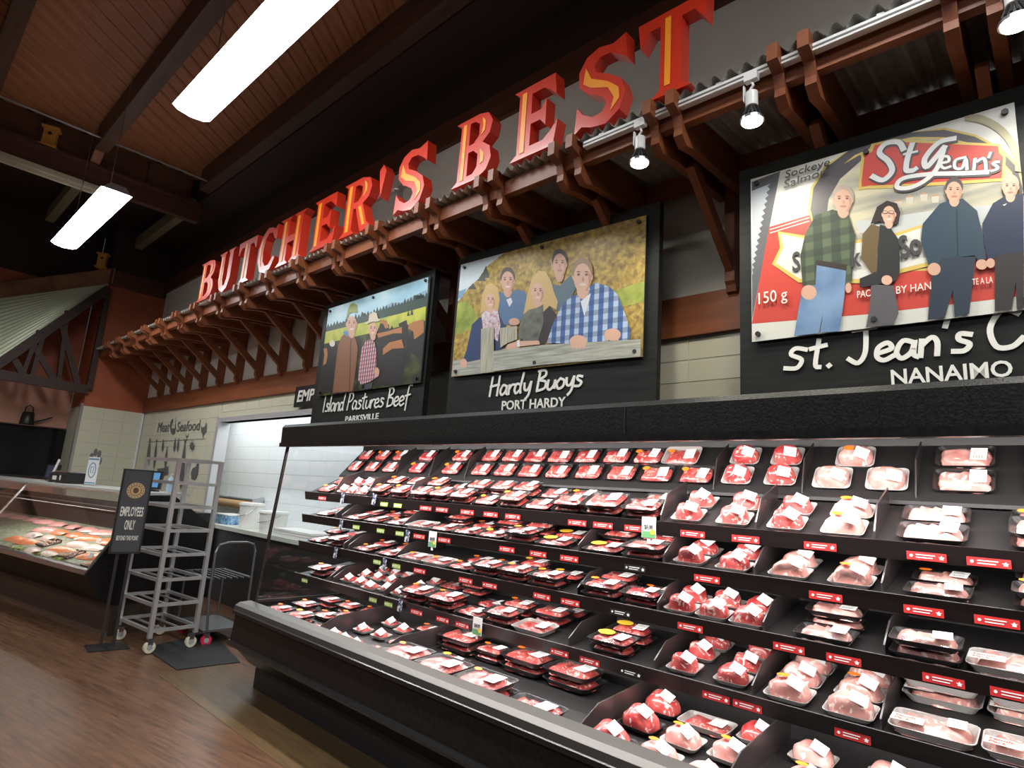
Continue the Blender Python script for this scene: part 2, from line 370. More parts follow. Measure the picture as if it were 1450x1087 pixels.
fixture(-.6, 1.85, 1.34, 4.5, 'added unseen hanging fluorescent lamp above the right part of the aisle', 52, 1.6)  # out of view, added to carry on the lamp row for extra light
fixture(-5.08, -2.63, -2.4, 4.5, 'added unseen hanging fluorescent lamp behind the viewer, middle', 60, 1.6)  # unseen row added to light the store from behind the camera
fixture(-9.68, -7.23, -2.4, 4.5, 'added unseen hanging fluorescent lamp behind the viewer, far end', 60, 1.6)
fixture(-.6, 1.85, -2.4, 4.5, 'added unseen hanging fluorescent lamp behind the viewer, near end', 60, 1.6)

# birdhouses
M_bird = mat('yellow_birdhouse_wood', (.55,.28,.05), .6)
def birdhouse(loc, rz, label, s=1):
    t = thing('birdhouse', loc, label, 'birdhouse', 'decorative birdhouses', (0,0,rz))
    MB().box(-.07*s, .07*s, -.05*s, .05*s, .02*s, .25*s).build('body', M_bird, t)
    MB().box(-.095*s, .095*s, -.08*s, .07*s, .25*s, .275*s).build('roof', M_bird, t)
    MB().box(-.095*s, .095*s, -.08*s, .07*s, 0, .02*s).build('floor_board', M_bird, t)
    MB().prism(ellipse(0, .18*s, .022*s, .022*s, 12), 'y', -.052*s, -.0505*s).build('entrance_hole', M_blackmat, t)
birdhouse((-9.46, .95, 5.666), R_(70), 'yellow birdhouse standing on the dark girder')
birdhouse((XL-.05, 2.32, 5.11), R_(60), 'small yellow birdhouse above the awning fascia', .95)

# ------------------------------------------------------------------ corrugated awning over the case
aw = thing('wall_awning', (0, YW, 2.9), 'corrugated metal awning on red-brown wooden brackets along the back wall', 'awning')
def lw(x, y, z): return (x, y-YW, z-2.9)
mb = MB(); n = 0
x = XL+.05; vs = []; fs = []
step = .076/6
pts = []
while x < 1.2:
    pts.append((x, .02*math.sin((x-XL)/.076*2*math.pi))); x += step
for (x, dz) in pts: vs += [lw(x, 2.46, 3.645+dz), lw(x, YW-.03, 3.745+dz)]
fs = [(2*i, 2*i+2, 2*i+3, 2*i+1) for i in range(len(pts)-1)]
MB().add(vs, fs).build('roof_sheet', M_galv, aw, smooth=True)
MB().box(XL+.05, 1.2, 2.53-YW, 2.58-YW, 3.525-2.9, 3.625-2.9).build('front_beam', M_wx, aw)
MB().box(XL+.05, 1.2, 3.24-YW, 3.29-YW, 3.58-2.9, 3.70-2.9).build('rear_beam', M_wx, aw)
raf = [(2.42,3.665),(2.42,3.585),(2.50,3.56),(2.52,3.50),(2.515,3.46),(2.57,3.42),(2.70,3.45),(3.36,3.50),(3.36,3.70)]
rme = bpy.data.meshes.new('rafter'); q = MB().prism([(a-YW, b-2.9) for a, b in raf], 'x', -.024, .024); rme.from_pydata(q.v, [], q.f); rme.materials.append(M_wy)
q = MB().bar((0, 2.80-YW, .56), (0, 3.33-YW, .13), .045, .075); bme = bpy.data.meshes.new('brace'); bme.from_pydata(q.v, [], q.f); bme.materials.append(M_wy)
q = MB().prism([(YW-.10-YW, .72), (-.002, .72), (-.002, -.02), (-.035, -.06), (-.05, -.02), (-.075, -.01), (-.085, .03), (-.10, .05)], 'x', -.03, .03); pme = bpy.data.meshes.new('post'); pme.from_pydata(q.v, [], q.f); pme.materials.append(M_wz)
xb = -.15+.63
while xb > XL+.3:
    for e in (-.055, .075): inst('rafter', rme, aw, (xb+e, 0, 0))
    inst('brace', bme, aw, (xb+.01, 0, 0)); inst('post', pme, aw, (xb+.01, 0, 0))
    xb -= .63

# track lights
tr = thing('light_track', (-.6, 2.49, 3.585), 'white lighting track along the front of the awning', 'track')
MB().box(-1.3, 1.8, -.018, .018, 0, .035).build('rail', M_white, tr)
MB().box(-1.3, 1.8, -.02, -.018, .012, .02).build('groove', mat('track_groove', (.15,.14,.12), .5), tr)
for i in range(5): MB().box(-1.2+i*.68, -1.17+i*.68, -.01, .045, .035, .05).build('clip', M_white, tr)
M_lamp = mat('lit_spot_face', (1,.97,.9), .5, emit=18)
def spot(x, label):
    t = thing('track_spotlight', (x, 2.46, 3.585), label, 'spotlight', 'track spotlights')
    MB().box(-.03, .03, -.016, .016, -.035, 0).build('adapter', M_white, t)
    MB().tube([(0,0,-.035),(.008,0,-.06),(-.006,0,-.075),(0,0,-.095)], .006).build('stem', M_white, t)
    MB().box(-.036, -.031, -.01, .01, -.13, -.05).build('clamp_arm', M_white, t)
    h = Vector((.0, .015, -1)).normalized()
    P = lambda s: Vector((0,0,-.09))+h*s
    MB().tube([P(0), P(.005), P(.075), P(.08)], [.02,.027,.027,.02], 16).build('barrel', M_white, t, smooth=False)
    for k in range(14):
        a = 2*math.pi*k/14; c, s_ = math.cos(a), math.sin(a)
        MB().bar(P(.08)+Vector((c*.022, s_*.022, 0)), P(.125)+Vector((c*.042, s_*.042, 0)), .008, .006).build('heat_fin', M_blackmat, t)
    MB().tube([P(.08), P(.12), P(.14)], [.02,.036,.046], 20).build('reflector', mat('dark_reflector', (.08,.08,.08), .4), t)
    MB().tube([P(.138), P(.15)], [.052,.052], 24).build('bezel', M_silver, t)
    MB().tube([P(.148), P(.156)], [.046,.044], 24).build('lens', M_lamp, t)
    l = bpy.data.lights.new('spot_light', 'SPOT'); l.energy = 24; l.spot_size = R_(135); l.spot_blend = .6; l.shadow_soft_size = .04; l.color = (1,.94,.8)
    o = bpy.data.objects.new('spot_light', l); COL.objects.link(o); o.parent = t; o.location = P(.17); o.rotation_euler = (R_(8), 0, 0)
spot(-1.52, 'leftmost lit track spotlight beneath the letter T')
spot(-.94, 'middle lit track spotlight between two bracket pairs')
spot(-.02, 'lit track spotlight in the top right corner')

# ------------------------------------------------------------------ red letters
GL = {  # outlines in a unit box (width, height 1); first outline outer, then holes; inlay strokes in orange
 'B': (1.0, [[(0,0),(.62,0),(.85,.08),(.95,.24),(.9,.42),(.72,.53),(.88,.63),(.93,.8),(.82,.95),(.6,1),(.02,1),(.16,.93),(.14,.07)],[(.38,.1),(.38,.46),(.5,.46),(.62,.38),(.62,.18),(.52,.1)],[(.38,.57),(.38,.91),(.5,.91),(.62,.84),(.62,.66),(.5,.57)]], [[(.22,.06),(.3,.06),(.3,.93),(.22,.93)],[(.7,.2),(.78,.22),(.78,.34),(.68,.44),(.7,.3)],[(.68,.64),(.77,.7),(.77,.84),(.68,.92),(.72,.78)]]),
 'U': (.95, [[(0,1),(.14,.92),(.14,.3),(.25,.08),(.48,-.02),(.72,.06),(.84,.28),(.84,.92),(.97,1),(.55,1),(.64,.92),(.64,.3),(.56,.15),(.46,.15),(.38,.3),(.38,.92),(.47,1)]], [[(.2,.9),(.2,.32),(.28,.14),(.28,.9)]]),
 'T': (.9, [[(.2,0),(.34,.08),(.34,.86),(.18,.86),(.04,.7),(0,1),(.98,1),(.96,.7),(.82,.86),(.64,.86),(.64,.08),(.78,0)]], [[(.41,.1),(.49,.1),(.49,.92),(.41,.92)]]),
 'C': (.85, [[(.97,.26),(.8,.05),(.5,-.02),(.22,.08),(.04,.32),(.02,.62),(.16,.88),(.42,1.02),(.68,.98),(.84,.92),(.95,1.0),(.97,.68),(.84,.7),(.7,.86),(.5,.88),(.34,.76),(.28,.52),(.34,.28),(.5,.15),(.7,.16),(.88,.32)]], [[(.1,.58),(.14,.34),(.26,.18),(.2,.36),(.2,.62),(.28,.82),(.16,.74)]]),
 'H': (1.05, [[(0,0),(.13,.08),(.13,.92),(0,1),(.48,1),(.37,.92),(.37,.58),(.63,.58),(.63,.92),(.52,1),(1,1),(.87,.92),(.87,.08),(1,0),(.52,0),(.63,.08),(.63,.44),(.37,.44),(.37,.08),(.48,0)]], [[(.19,.08),(.27,.08),(.27,.92),(.19,.92)],[(.69,.08),(.77,.08),(.77,.92),(.69,.92)]]),
 'E': (.88, [[(0,0),(.14,.08),(.14,.92),(.02,1),(.9,1),(.94,.7),(.8,.8),(.68,.87),(.42,.87),(.42,.58),(.62,.58),(.74,.7),(.74,.33),(.62,.44),(.42,.44),(.42,.13),(.7,.13),(.86,.22),(.99,.34),(.92,0)]], [[(.21,.07),(.31,.07),(.31,.93),(.21,.93)]]),
 'R': (1.0, [[(0,0),(.13,.08),(.13,.92),(.02,1),(.6,1),(.84,.93),(.92,.75),(.85,.58),(.68,.5),(.86,.12),(1.02,0),(.68,-.02),(.46,.46),(.38,.46),(.38,.08),(.5,0)],[(.38,.58),(.38,.89),(.5,.89),(.62,.82),(.62,.66),(.52,.58)]], [[(.2,.07),(.29,.07),(.29,.93),(.2,.93)],[(.68,.62),(.78,.7),(.78,.82),(.68,.92),(.72,.78)],[(.56,.46),(.64,.46),(.82,.08),(.74,.08)]]),
 "'": (.4, [[(.1,.94),(.5,1.03),(.9,.9),(.5,.44)]], []),
 'S': (.85, [[(.0,.0),(.03,.34),(.15,.22),(.34,.13),(.52,.14),(.6,.24),(.52,.34),(.24,.46),(.06,.6),(.04,.8),(.18,.96),(.42,1.02),(.68,.97),(.92,1.03),(.95,.7),(.82,.78),(.64,.87),(.44,.88),(.34,.8),(.38,.7),(.62,.6),(.86,.46),(.94,.28),(.84,.08),(.6,-.03),(.34,.0),(.14,.06)]], [[(.14,.62),(.3,.52),(.62,.42),(.74,.26),(.68,.1),(.84,.22),(.82,.36),(.62,.5),(.3,.64),(.18,.82)]]),
}
M_red = mat('red_letter_paint', (.62,.035,.012), .35, coat=.3)
M_inlay = mat('orange_letter_inlay', (.95,.33,.02), .4)
def poly_fill(outlines):
    bm = bmesh.new(); es = []
    for o in outlines:
        vs = [bm.verts.new((p[0], 0, p[1])) for p in o]
        for i in range(len(vs)): es.append(bm.edges.new((vs[i], vs[(i+1) % len(vs)])))
    bmesh.ops.triangle_fill(bm, use_beauty=True, edges=es, normal=(0,-1,0))
    return bm
def letter(ch, x, w, z, h, label):
    t = thing('sign_letter', (x, 2.46, z), label, 'letter', 'red sign letters on the awning')
    wu, outs, inl = GL[ch]
    sh = .10
    T = lambda p: (p[0]*w + 0*p[1], p[1]*h)
    bm = poly_fill([[T(p) for p in o] for o in outs])
    r = bmesh.ops.extrude_face_region(bm, geom=bm.faces[:])
    for v in r['geom']:
        if isinstance(v, bmesh.types.BMVert): v.co.y += .085
    bmesh.ops.recalc_face_normals(bm, faces=bm.faces)
    me = bpy.data.meshes.new('letter_body'); bm.to_mesh(me); bm.free(); me.materials.append(M_red); inst('letter_body', me, t)
    for o in inl:
        MB().prism([T(p) for p in o], 'y', -.004, -.0005).build('orange_inlay', M_inlay, t)
for ch, x, w, lab in (('B',-7.72,.50,'red letter B starting the sign, farthest left'),('U',-7.16,.46,'red letter U of the wall sign'),('T',-6.62,.46,'red letter T between the U and C'),('C',-6.1,.41,'red letter C of the wall sign'),('H',-5.65,.52,'red letter H of the wall sign'),
    ('E',-4.99,.43,'red letter E between the H and R'),('R',-4.48,.47,'red letter R of the wall sign'),("'",-3.97,.12,'red apostrophe between the R and S'),('S',-3.7,.38,'red letter S right after the apostrophe'),
    ('B',-3.03,.40,'red letter B beginning the second word'),('E',-2.47,.38,'red letter E between the large B and S'),('S',-1.96,.36,'red letter S between the large E and T'),('T',-1.55,.40,'red letter T ending the sign, topmost')):
    letter(ch, x, w, 3.68, .49, lab)
sf = thing('letter_support_frame', (-4, 2.5, 3.68), 'thin grey metal frame behind the apostrophe', 'frame')
MB().bar((-.3, .12, .36), (.4, .12, .36), .03).build('cross_bar', M_silver, sf)
MB().bar((.14, .12, -.02), (.14, .12, .36), .025).build('upright', M_silver, sf)
MB().bar((.14, .12, .3), (.14, .042, .3), .02).build('standoff', M_silver, sf)

# ------------------------------------------------------------------ big photo signs
M_board = mat('black_stained_board', (.012,.012,.011), .55, spec=.25, fn=ramp_noise((.006,.0065,.0055), (.018,.019,.016), 3, 6, (.3,.7), (.8,1,9)))
M_photoedge = mat('panel_edge', (.1,.1,.1), .5)
STROKES = {  # hand-lettered strokes: list of polylines, advance
 'I': ([[(.05,1),(.0,0)]], .22), 's': ([[(.3,.45),(.12,.5),(.1,.35),(.28,.2),(.2,.03),(0,.04)]], .36), 'l': ([[(.08,1.0),(.02,0)]], .17),
 'a': ([[(.32,.42),(.12,.5),(.0,.2),(.1,0),(.28,.15),(.34,.46),(.32,.1),(.4,0)]], .45), 'n': ([[(.02,.45),(0,0)],[(.02,.3),(.2,.5),(.3,.35),(.3,0)]], .4),
 'd': ([[(.3,.4),(.1,.48),(0,.2),(.1,0),(.28,.15)],[(.4,1.0),(.3,.3),(.33,0)]], .46), 'P': ([[(.1,.95),(0,0)],[(.02,.95),(.35,.95),(.42,.7),(.28,.52),(.06,.45)]], .46),
 't': ([[(.18,.85),(.12,.1),(.22,0)],[(0,.6),(.34,.66)]], .36), 'u': ([[(.02,.46),(0,.1),(.14,0),(.3,.2),(.34,.46),(.33,.05)]], .42), 'r': ([[(.02,.46),(0,0)],[(.02,.25),(.14,.45),(.28,.46)]], .3),
 'e': ([[(.03,.22),(.3,.32),(.22,.5),(.04,.38),(.02,.12),(.16,0),(.34,.1)]], .4), 'B': ([[(.08,1),(0,0)],[(0,.98),(.32,.98),(.36,.72),(.08,.54),(.38,.42),(.36,.1),(.0,0)]], .5), 'f': ([[(.4,1.02),(.24,1.05),(.16,.7),(.1,-.25)],[(0,.5),(.34,.55)]], .4),
 'H': ([[(.06,1),(0,0)],[(.45,1),(.4,0)],[(0,.5),(.46,.56)]], .56), 'y': ([[(.02,.46),(.06,.15),(.22,.12),(.34,.46)],[(.36,.5),(.3,-.1),(.14,-.35)]], .42), 'o': ([[(.16,.48),(0,.25),(.1,0),(.3,.08),(.34,.36),(.16,.48)]], .42),
 'S': ([[(.4,.6),(.15,.68),(.05,.5),(.3,.3),(.2,.05),(-.08,.08)]], .5), '.': ([[(.05,0),(.08,.03)]], .2), 'J': ([[(.1,1),(.55,1.02)],[(.36,1),(.36,.3),(.22,0),(.02,.15)]], .58), "'": ([[(.1,1.05),(.04,.75)]], .18), 'C': ([[(.45,.85),(.2,1),(0,.55),(.1,.05),(.35,0),(.52,.2)]], .58), ' ': ([], .26),
}
def handwrite(txt, m, parent, x0, z0, width, h, y, w=.012, slope=0):
    tot = sum(STROKES[c][1] for c in txt); sx = width/tot
    cx = 0
    for c in txt:
        mb = MB()
        for j, pl in enumerate(STROKES[c][0]):
            pts = [(x0+(cx+p[0])*sx+p[1]*h*.06, z0+p[1]*h+(cx+p[0])*sx*slope) for p in catmull(pl, 5)]
            ribbon(mb, pts, w, lambda a, b: (a, y-.0003*j, b))
        cx += STROKES[c][1]
        if mb.v:
            o = mb.build('script_letter', m, parent); md = o.modifiers.new('solid', 'SOLIDIFY'); md.thickness = .005; md.offset = 0
class Sign:
    def __init__(s, label, tl, tr, Y, photo, zoom, xr=None):
        A = ony(*tl, Y); B = onz(*tr, A.z)
        d = Vector((B.x-A.x, B.y-A.y, 0)).normalized(); s.rz = math.atan2(d.y, d.x); s.d = d
        s.n = Vector((-d.y, d.x, 0)); s.w = (B-A).length if xr is None else xr
        s.h = A.z-2.1; s.org = Vector((A.x, A.y, 2.1))
        s.t = thing('photo_sign', s.org, label, 'sign', 'large photo signs on the meat case', (0,0,s.rz))
        s.zoom = zoom; s.k = 0
        MB().box(0, s.w, .0, .05, 0, s.h).build('backing_board', M_board, s.t)
        q = [s.loc(*p) for p in photo]
        x0, x1 = (q[0][0]+q[3][0])/2, (q[1][0]+q[2][0])/2; z1 = (q[0][1]+q[1][1])/2; z0 = (q[2][1]+q[3][1])/2
        s.q = (x0, x1, z0, z1)
        MB().box(x0, x1, -.022, -.012, z0, z1).build('photo_panel', M_photoedge, s.t)
        s.mb = MB()
        for bx in (.03, .5, .97):
            for bz in (.04, .96):
                cx, cz = x0+(x1-x0)*bx, z0+(z1-z0)*bz
                MB().prism(ellipse(cx, cz, .012, .012, 10), 'y', -.037, .001).build('bolt', M_blackmat, s.t)
    def loc(s, x, y):      # photo pixel -> sign coordinates on the panel's front
        p = onpl(x, y, s.org-s.n*.022, s.n)-s.org
        return p.dot(s.d), p.z
    def P(s, m, pts, raw=False):
        s.k += 1; y = -.0222-.00012*s.k
        Q = []
        for p in pts:
            a, b = s.loc(*(p if raw else s.zoom(*p)))
            Q.append((min(max(a, s.q[0]), s.q[1]), y, min(max(b, s.q[2]), s.q[3])))
        bm = bmesh.new(); vs = [bm.verts.new(v) for v in Q]
        es = [bm.edges.new((vs[i], vs[(i+1) % len(vs)])) for i in range(len(vs))]
        bmesh.ops.triangle_fill(bm, use_beauty=True, edges=es)
        bm.verts.index_update()
        s.mb.add([v.co[:] for v in bm.verts], [tuple(v.index for v in f.verts) for f in bm.faces], m); bm.free()
    def full(s, m):
        x0, x1, z0, z1 = s.q; y = -.0222
        s.mb.add([(x0,y,z0),(x1,y,z0),(x1,y,z1),(x0,y,z1)], [(0,1,2,3)], m)
    def E(s, m, cx, cy, rx, ry, rot=0): s.P(m, ellipse(cx, cy, rx, ry, 20, rot))
    def done(s): s.mb.build('photo_print', None, s.t)
    def text(s, txt, a, b, hpx, m, y=-.024, bold=.0, shear=0, onboard=False, hand=0):
        off = .022 if not onboard else 0
        def L(x, yv):
            p = onpl(x, yv, s.org-s.n*off, s.n)-s.org; return p.dot(s.d), p.z
        p, q, r = L(*s.zoom(*a)), L(*s.zoom(*b)), L(*s.zoom(a[0], a[1]-hpx))
        wd = math.hypot(q[0]-p[0], q[1]-p[1]); ro = math.atan2(q[1]-p[1], q[0]-p[0])
        if hand: return handwrite(txt, m, s.t, p[0], p[1], q[0]-p[0], r[1]-p[1], y, hand, math.tan(ro))
        return text_part(txt, m, s.t, p[0], p[1], wd, r[1]-p[1], y, 'lettering', bold, shear, ro)
SKIN = flat((.62,.36,.25)); SKIN2 = flat((.70,.42,.30)); WH = mat('cream_letter_paint', (.82,.80,.72), .45)
def face(sg, cx, cy, rx, ry, skin=SKIN, hair=None, smile=True):
    sg.E(skin, cx, cy+ry*.85, rx*.55, ry*.5)
    for e in (-1, 1): sg.E(skin, cx+e*rx*.86, cy+ry*.06, rx*.14, ry*.2)
    if hair: sg.E(hair, cx, cy-ry*.3, rx*.98, ry*.78)
    sg.E(skin, cx, cy+ry*.12, rx*.86, ry*.86); sg.P(skin, [(cx-rx*.84, cy+ry*.1), (cx-rx*.6, cy-ry*.52), (cx, cy-ry*.66), (cx+rx*.6, cy-ry*.52), (cx+rx*.84, cy+ry*.1)])
    sg.P(flat((.50,.27,.18)), [(cx+rx*.5, cy-ry*.3), (cx+rx*.84, cy), (cx+rx*.8, cy+ry*.45), (cx+rx*.45, cy+ry*.88), (cx+rx*.3, cy+ry*.9), (cx+rx*.6, cy+ry*.4)])
    dk = flat((.12,.06,.04))
    for e in (-.38, .38): sg.E(dk, cx+e*rx, cy-.08*ry, rx*.14, ry*.07); sg.E(dk, cx+e*rx, cy-.24*ry, rx*.2, ry*.035)
    sg.E(flat((.5,.26,.18)), cx+.05*rx, cy+.2*ry, rx*.13, ry*.14)
    sg.E(flat((.75,.62,.55)) if smile else flat((.45,.2,.16)), cx+.02*rx, cy+.5*ry, rx*.34, ry*.08)
# --- farm sign
zI = lambda x, y: (410+x/4.527, 370+y/4.527)
s = Sign('narrow photo sign of two farmers with cattle, leftmost on the case', (461,433), (617,380), 2.85, [zI(243,300), zI(888,103), zI(848,785), zI(190,855)], zI)
s.full(mat('photo_dark_grass', (.02,.03,.008), .4, fn=ramp_noise((.008,.010,.004), (.09,.10,.015), 9, 4, (.45,.75))))
s.P(mat('photo_blue_sky', (.33,.56,.66), .4, fn=ramp_noise((.26,.5,.62), (.5,.68,.72), 2)), [(240,300),(890,100),(880,260),(600,340),(440,380),(225,450)])
s.P(flat((.24,.38,.48)), [(560,320),(650,265),(720,262),(780,228),(880,180),(880,260),(600,340)])
tr_ = [(225,460)]
rr = random.Random(3)
for i in range(34):
    f = i/33; x = 228+f*650; yb = 418-f*205; tr_ += [(x, yb-rr.uniform(0, 26)), (x+9, yb+8)]
s.P(flat((.03,.06,.045)), tr_+[(878,300),(700,345),(440,410)])
s.P(mat('photo_meadow', (.4,.45,.04), .4, fn=ramp_noise((.26,.33,.03), (.55,.55,.06), 6)), [(222,455),(440,400),(700,337),(875,288),(870,380),(700,420),(600,440),(218,530)])
s.P(flat((.03,.05,.03)), [(752,350),(762,315),(772,348)]); s.P(flat((.03,.05,.03)), [(775,345),(785,295),(795,343)])
CB, CO = flat((.014,.011,.009)), flat((.42,.17,.05))
for c in ([(215,545),(240,530),(300,520),(330,600),(320,830),(195,845),(205,650)], [(560,470),(580,400),(610,378),(640,410),(640,460),(690,420),(730,440),(740,560),(730,800),(560,800)], [(700,400),(750,375),(760,420),(740,500),(720,520)], [(740,460),(800,480),(870,430),(855,640),(760,560)], [(640,440),(660,410),(670,450)]): s.P(CB, c)
for c in ([(215,560),(240,555),(246,600),(235,655),(215,668),(225,600)], [(575,395),(600,375),(625,380),(638,425),(615,430),(600,400)], [(560,462),(640,445),(720,420),(722,460),(665,462),(570,490)], [(765,405),(800,385),(862,370),(862,455),(830,480),(800,500),(795,450),(760,430)], [(600,560),(640,520),(720,500),(735,555),(660,560),(600,600)]): s.P(CO, c)
s.E(flat((.7,.62,.52)), 275, 525, 18, 22)
s.P(mat('photo_brown_coat', (.24,.10,.045), .45), [(335,480),(360,462),(415,470),(435,530),(440,560),(425,700),(405,832),(278,842),(300,640),(312,540)])
s.P(flat((.10,.04,.02)), [(392,500),(398,500),(390,830),(382,830)])
s.P(flat((.10,.25,.42)), [(345,450),(370,445),(400,470),(380,482),(350,470)])
face(s, 400, 400, 38, 68); s.P(flat((.24,.30,.06)), [(366,370),(376,310),(392,275),(412,266),(435,280),(438,330),(412,325),(385,335),(372,372)])
s.P(checks('photo_red_plaid', (.42,.06,.09), (.62,.55,.55), (.10,.05,.10), 9), [(465,560),(490,510),(520,500),(550,520),(562,590),(556,690),(580,690),(575,735),(520,770),(460,790),(442,760),(445,690),(455,620)])
s.P(flat((.05,.05,.06)), [(480,790),(535,775),(530,815),(478,822)])
s.E(SKIN, 562, 710, 16, 30)
face(s, 538, 432, 32, 56); s.P(flat((.62,.55,.40)), [(484,398),(510,380),(515,342),(540,324),(562,332),(570,366),(588,374),(570,388),(530,388),(500,404)])
s.done()
s.text('Island Pastures Beef', (218,965), (775,920), 100, WH, -.006, onboard=True, hand=.014)
s.text('PARKSVILLE', (358,1030), (572,1010), 36, WH, -.004, bold=.02, onboard=True)
# --- fence sign
zH = lambda x, y: (620+x/3.397, 280+y/3.397)
s = Sign('photo sign of five people leaning on a fence, middle one', (651,364), (935,285), 2.85, [zH(108,325), zH(1007,78), zH(980,765), zH(68,860)], zH)
s.full(mat('photo_autumn_brush', (.34,.22,.04), .45, fn=ramp_noise((.16,.09,.02), (.58,.40,.07), 30, 10, (.3,.7), dist=.3)))
s.P(flat((.62,.70,.72)), [(100,326),(320,262),(275,300),(235,330),(200,385),(150,430),(120,470),(92,500)])
s.P(flat((.20,.36,.52)), [(97,450),(140,435),(120,475),(94,490)])
s.P(mat('photo_green_field', (.30,.36,.04), .45, fn=ramp_noise((.2,.26,.03), (.42,.45,.07), 10)), [(90,510),(140,490),(190,560),(200,620),(80,660)])
s.P(MATS['photo_green_field'], [(850,450),(930,420),(996,400),(990,500),(900,520),(860,500)])
for x0, y0, h in ((222,385,60),(205,400,40),(160,440,30)): s.P(flat((.06,.08,.05)), [(x0-16,y0),(x0+10,y0-h),(x0+28,y0)])
GREY = mat('photo_weathered_rail', (.40,.40,.33), .5, fn=ramp_noise((.25,.25,.2), (.52,.52,.44), 5, 5, (.3,.7), (1,1,12)))
BLOND = flat((.62,.42,.16)); NAVY = flat((.025,.05,.12))
s.P(GREY, [(74,782),(212,772),(210,845),(68,858)])
s.P(NAVY, [(165,610),(200,575),(300,555),(330,600),(325,722),(290,735),(215,775),(140,790),(130,770)])
s.P(flat((.02,.05,.14)), [(180,600),(195,640),(165,770),(120,785),(150,700)]); s.E(SKIN2, 125, 795, 16, 22)
s.P(flat((.09,.17,.30)), [(288,450),(320,460),(345,480),(372,440),(420,450),(434,490),(410,580),(370,612),(320,610),(296,560)])
s.P(flat((.7,.7,.72)), [(330,490),(352,480),(360,500),(345,525)])
face(s, 337, 398, 36, 60, SKIN, flat((.07,.05,.04)))
s.P(mat('photo_scarf', (.62,.48,.5), .6, fn=ramp_noise((.45,.25,.3), (.75,.68,.68), 60)), [(210,560),(238,535),(290,540),(303,610),(290,690),(255,670),(222,665)])
s.P(BLOND, [(205,555),(215,470),(235,420),(262,412),(290,432),(300,490),(292,540),(240,540)])
face(s, 255, 492, 26, 46, SKIN2, None)
s.P(flat((.10,.16,.20)), [(548,415),(590,425),(640,372),(668,430),(620,530),(570,545),(555,480)])
face(s, 588, 318, 38, 66, SKIN, flat((.05,.04,.035)), False)
s.P(flat((.03,.018,.02)), [(400,640),(440,560),(540,520),(570,560),(560,620),(515,705),(400,712)])
s.P(BLOND, [(414,562),(432,470),(455,390),(490,352),(520,356),(548,400),(560,450),(580,500),(572,540),(540,520),(500,560),(440,540)])
face(s, 484, 452, 33, 58, SKIN2, None)
s.P(mat('photo_grey_scarf', (.13,.14,.11), .7, fn=ramp_noise((.08,.09,.07), (.2,.21,.17), 12)), [(388,665),(405,575),(440,540),(480,530),(510,515),(512,600),(485,690),(420,690)])
s.P(SKIN2, [(322,745),(340,705),(390,690),(490,688),(495,706),(400,716),(345,755)])
s.P(flat((.8,.8,.8)), [(383,688),(396,684),(398,716),(386,718)])
s.P(checks('photo_blue_plaid', (.06,.14,.36), (.45,.55,.68), (.025,.06,.16), 4.6), [(527,700),(560,600),(600,520),(650,470),(690,470),(760,408),(830,430),(870,470),(905,560),(932,640),(925,685),(850,690),(720,698),(640,702)])
s.P(flat((.7,.72,.74)), [(690,500),(740,460),(725,520),(708,570)])
face(s, 700, 378, 50, 82, SKIN2, flat((.30,.19,.09)))
s.P(GREY, [(272,738),(520,708),(980,682),(978,768),(500,805),(270,836)])
for c in ([(213,632),(275,622),(272,840),(208,846)], [(303,628),(386,618),(386,682),(340,700),(305,722)]): s.P(mat('photo_post', (.46,.44,.33), .5, fn=ramp_noise((.3,.28,.2), (.56,.54,.42), 6, 5, (.3,.7), (12,1,1))), c)
s.E(SKIN2, 680, 692, 42, 30); s.E(SKIN2, 845, 660, 40, 30); s.E(SKIN, 372, 598, 26, 18)
for k in range(4): s.E(SKIN2, 655+k*17, 712, 9, 16); s.E(SKIN2, 820+k*16, 676, 8, 15)
s.done()
s.text('Hardy Buoys', (252,955), (700,905), 90, WH, -.006, onboard=True, hand=.016)
s.text('PORT HARDY', (308,1020), (615,1003), 42, WH, -.004, bold=.02, onboard=True)
# --- salmon sign
zJ = lambda x, y: (1040+x/2.4707, 120+y/2.4707)
s = Sign('large photo sign of people before a salmon can label, rightmost', (1047,243), (1450,120), 2.85, [zJ(60,335), zJ(1013,45), zJ(1013,787), zJ(58,900)], zJ, xr=2.3)
x0, x1, z0, z1 = s.q
s.full(mat('photo_can_white', (.66,.65,.57), .4, fn=ramp_noise((.6,.59,.51), (.72,.71,.64), 1)))
GOLD, DK, REDP = flat((.62,.45,.10)), flat((.07,.06,.065)), flat((.55,.05,.03))
s.P(flat((.10,.10,.11)), [(60,340),(160,302),(62,822)])
zz = []
for i in range(16): zz += [(128-i*4.2, 345+i*21), (116-i*4.2, 355+i*21)]
s.P(flat((.42,.45,.48)), [(60,372)]+zz+[(60,690)])
s.P(REDP, [(122,497),(262,455),(330,560),(1013,600),(1013,738),(470,802),(60,836)])
for k in (0, 12): s.P(flat((.75,.7,.62)), [(124,505+k),(262,463+k),(262,466+k),(124,508+k)])
s.E(GOLD, 640, 400, 385, 252, -.1); s.E(DK, 640, 400, 376, 244, -.1); s.E(GOLD, 645, 408, 352, 226, -.1)
s.E(mat('photo_harbour', (.45,.43,.34), .4, fn=ramp_noise((.26,.26,.23), (.62,.56,.38), 5, 5, (.35,.65), (.6,1,3))), 645, 410, 346, 220, -.1)
s.P(DK, [(268,440),(300,350),(360,290),(440,245),(450,260),(370,330),(330,400),(320,480),(280,500)])
for bx, by in ((600,395),(650,385),(690,392),(745,380),(560,410)): s.P(flat((.6,.55,.45)), [(bx,by),(bx+26,by-3),(bx+24,by+20),(bx+2,by+22)]); s.P(flat((.5,.28,.16)), [(bx-2,by),(bx+12,by-10),(bx+28,by-3)])
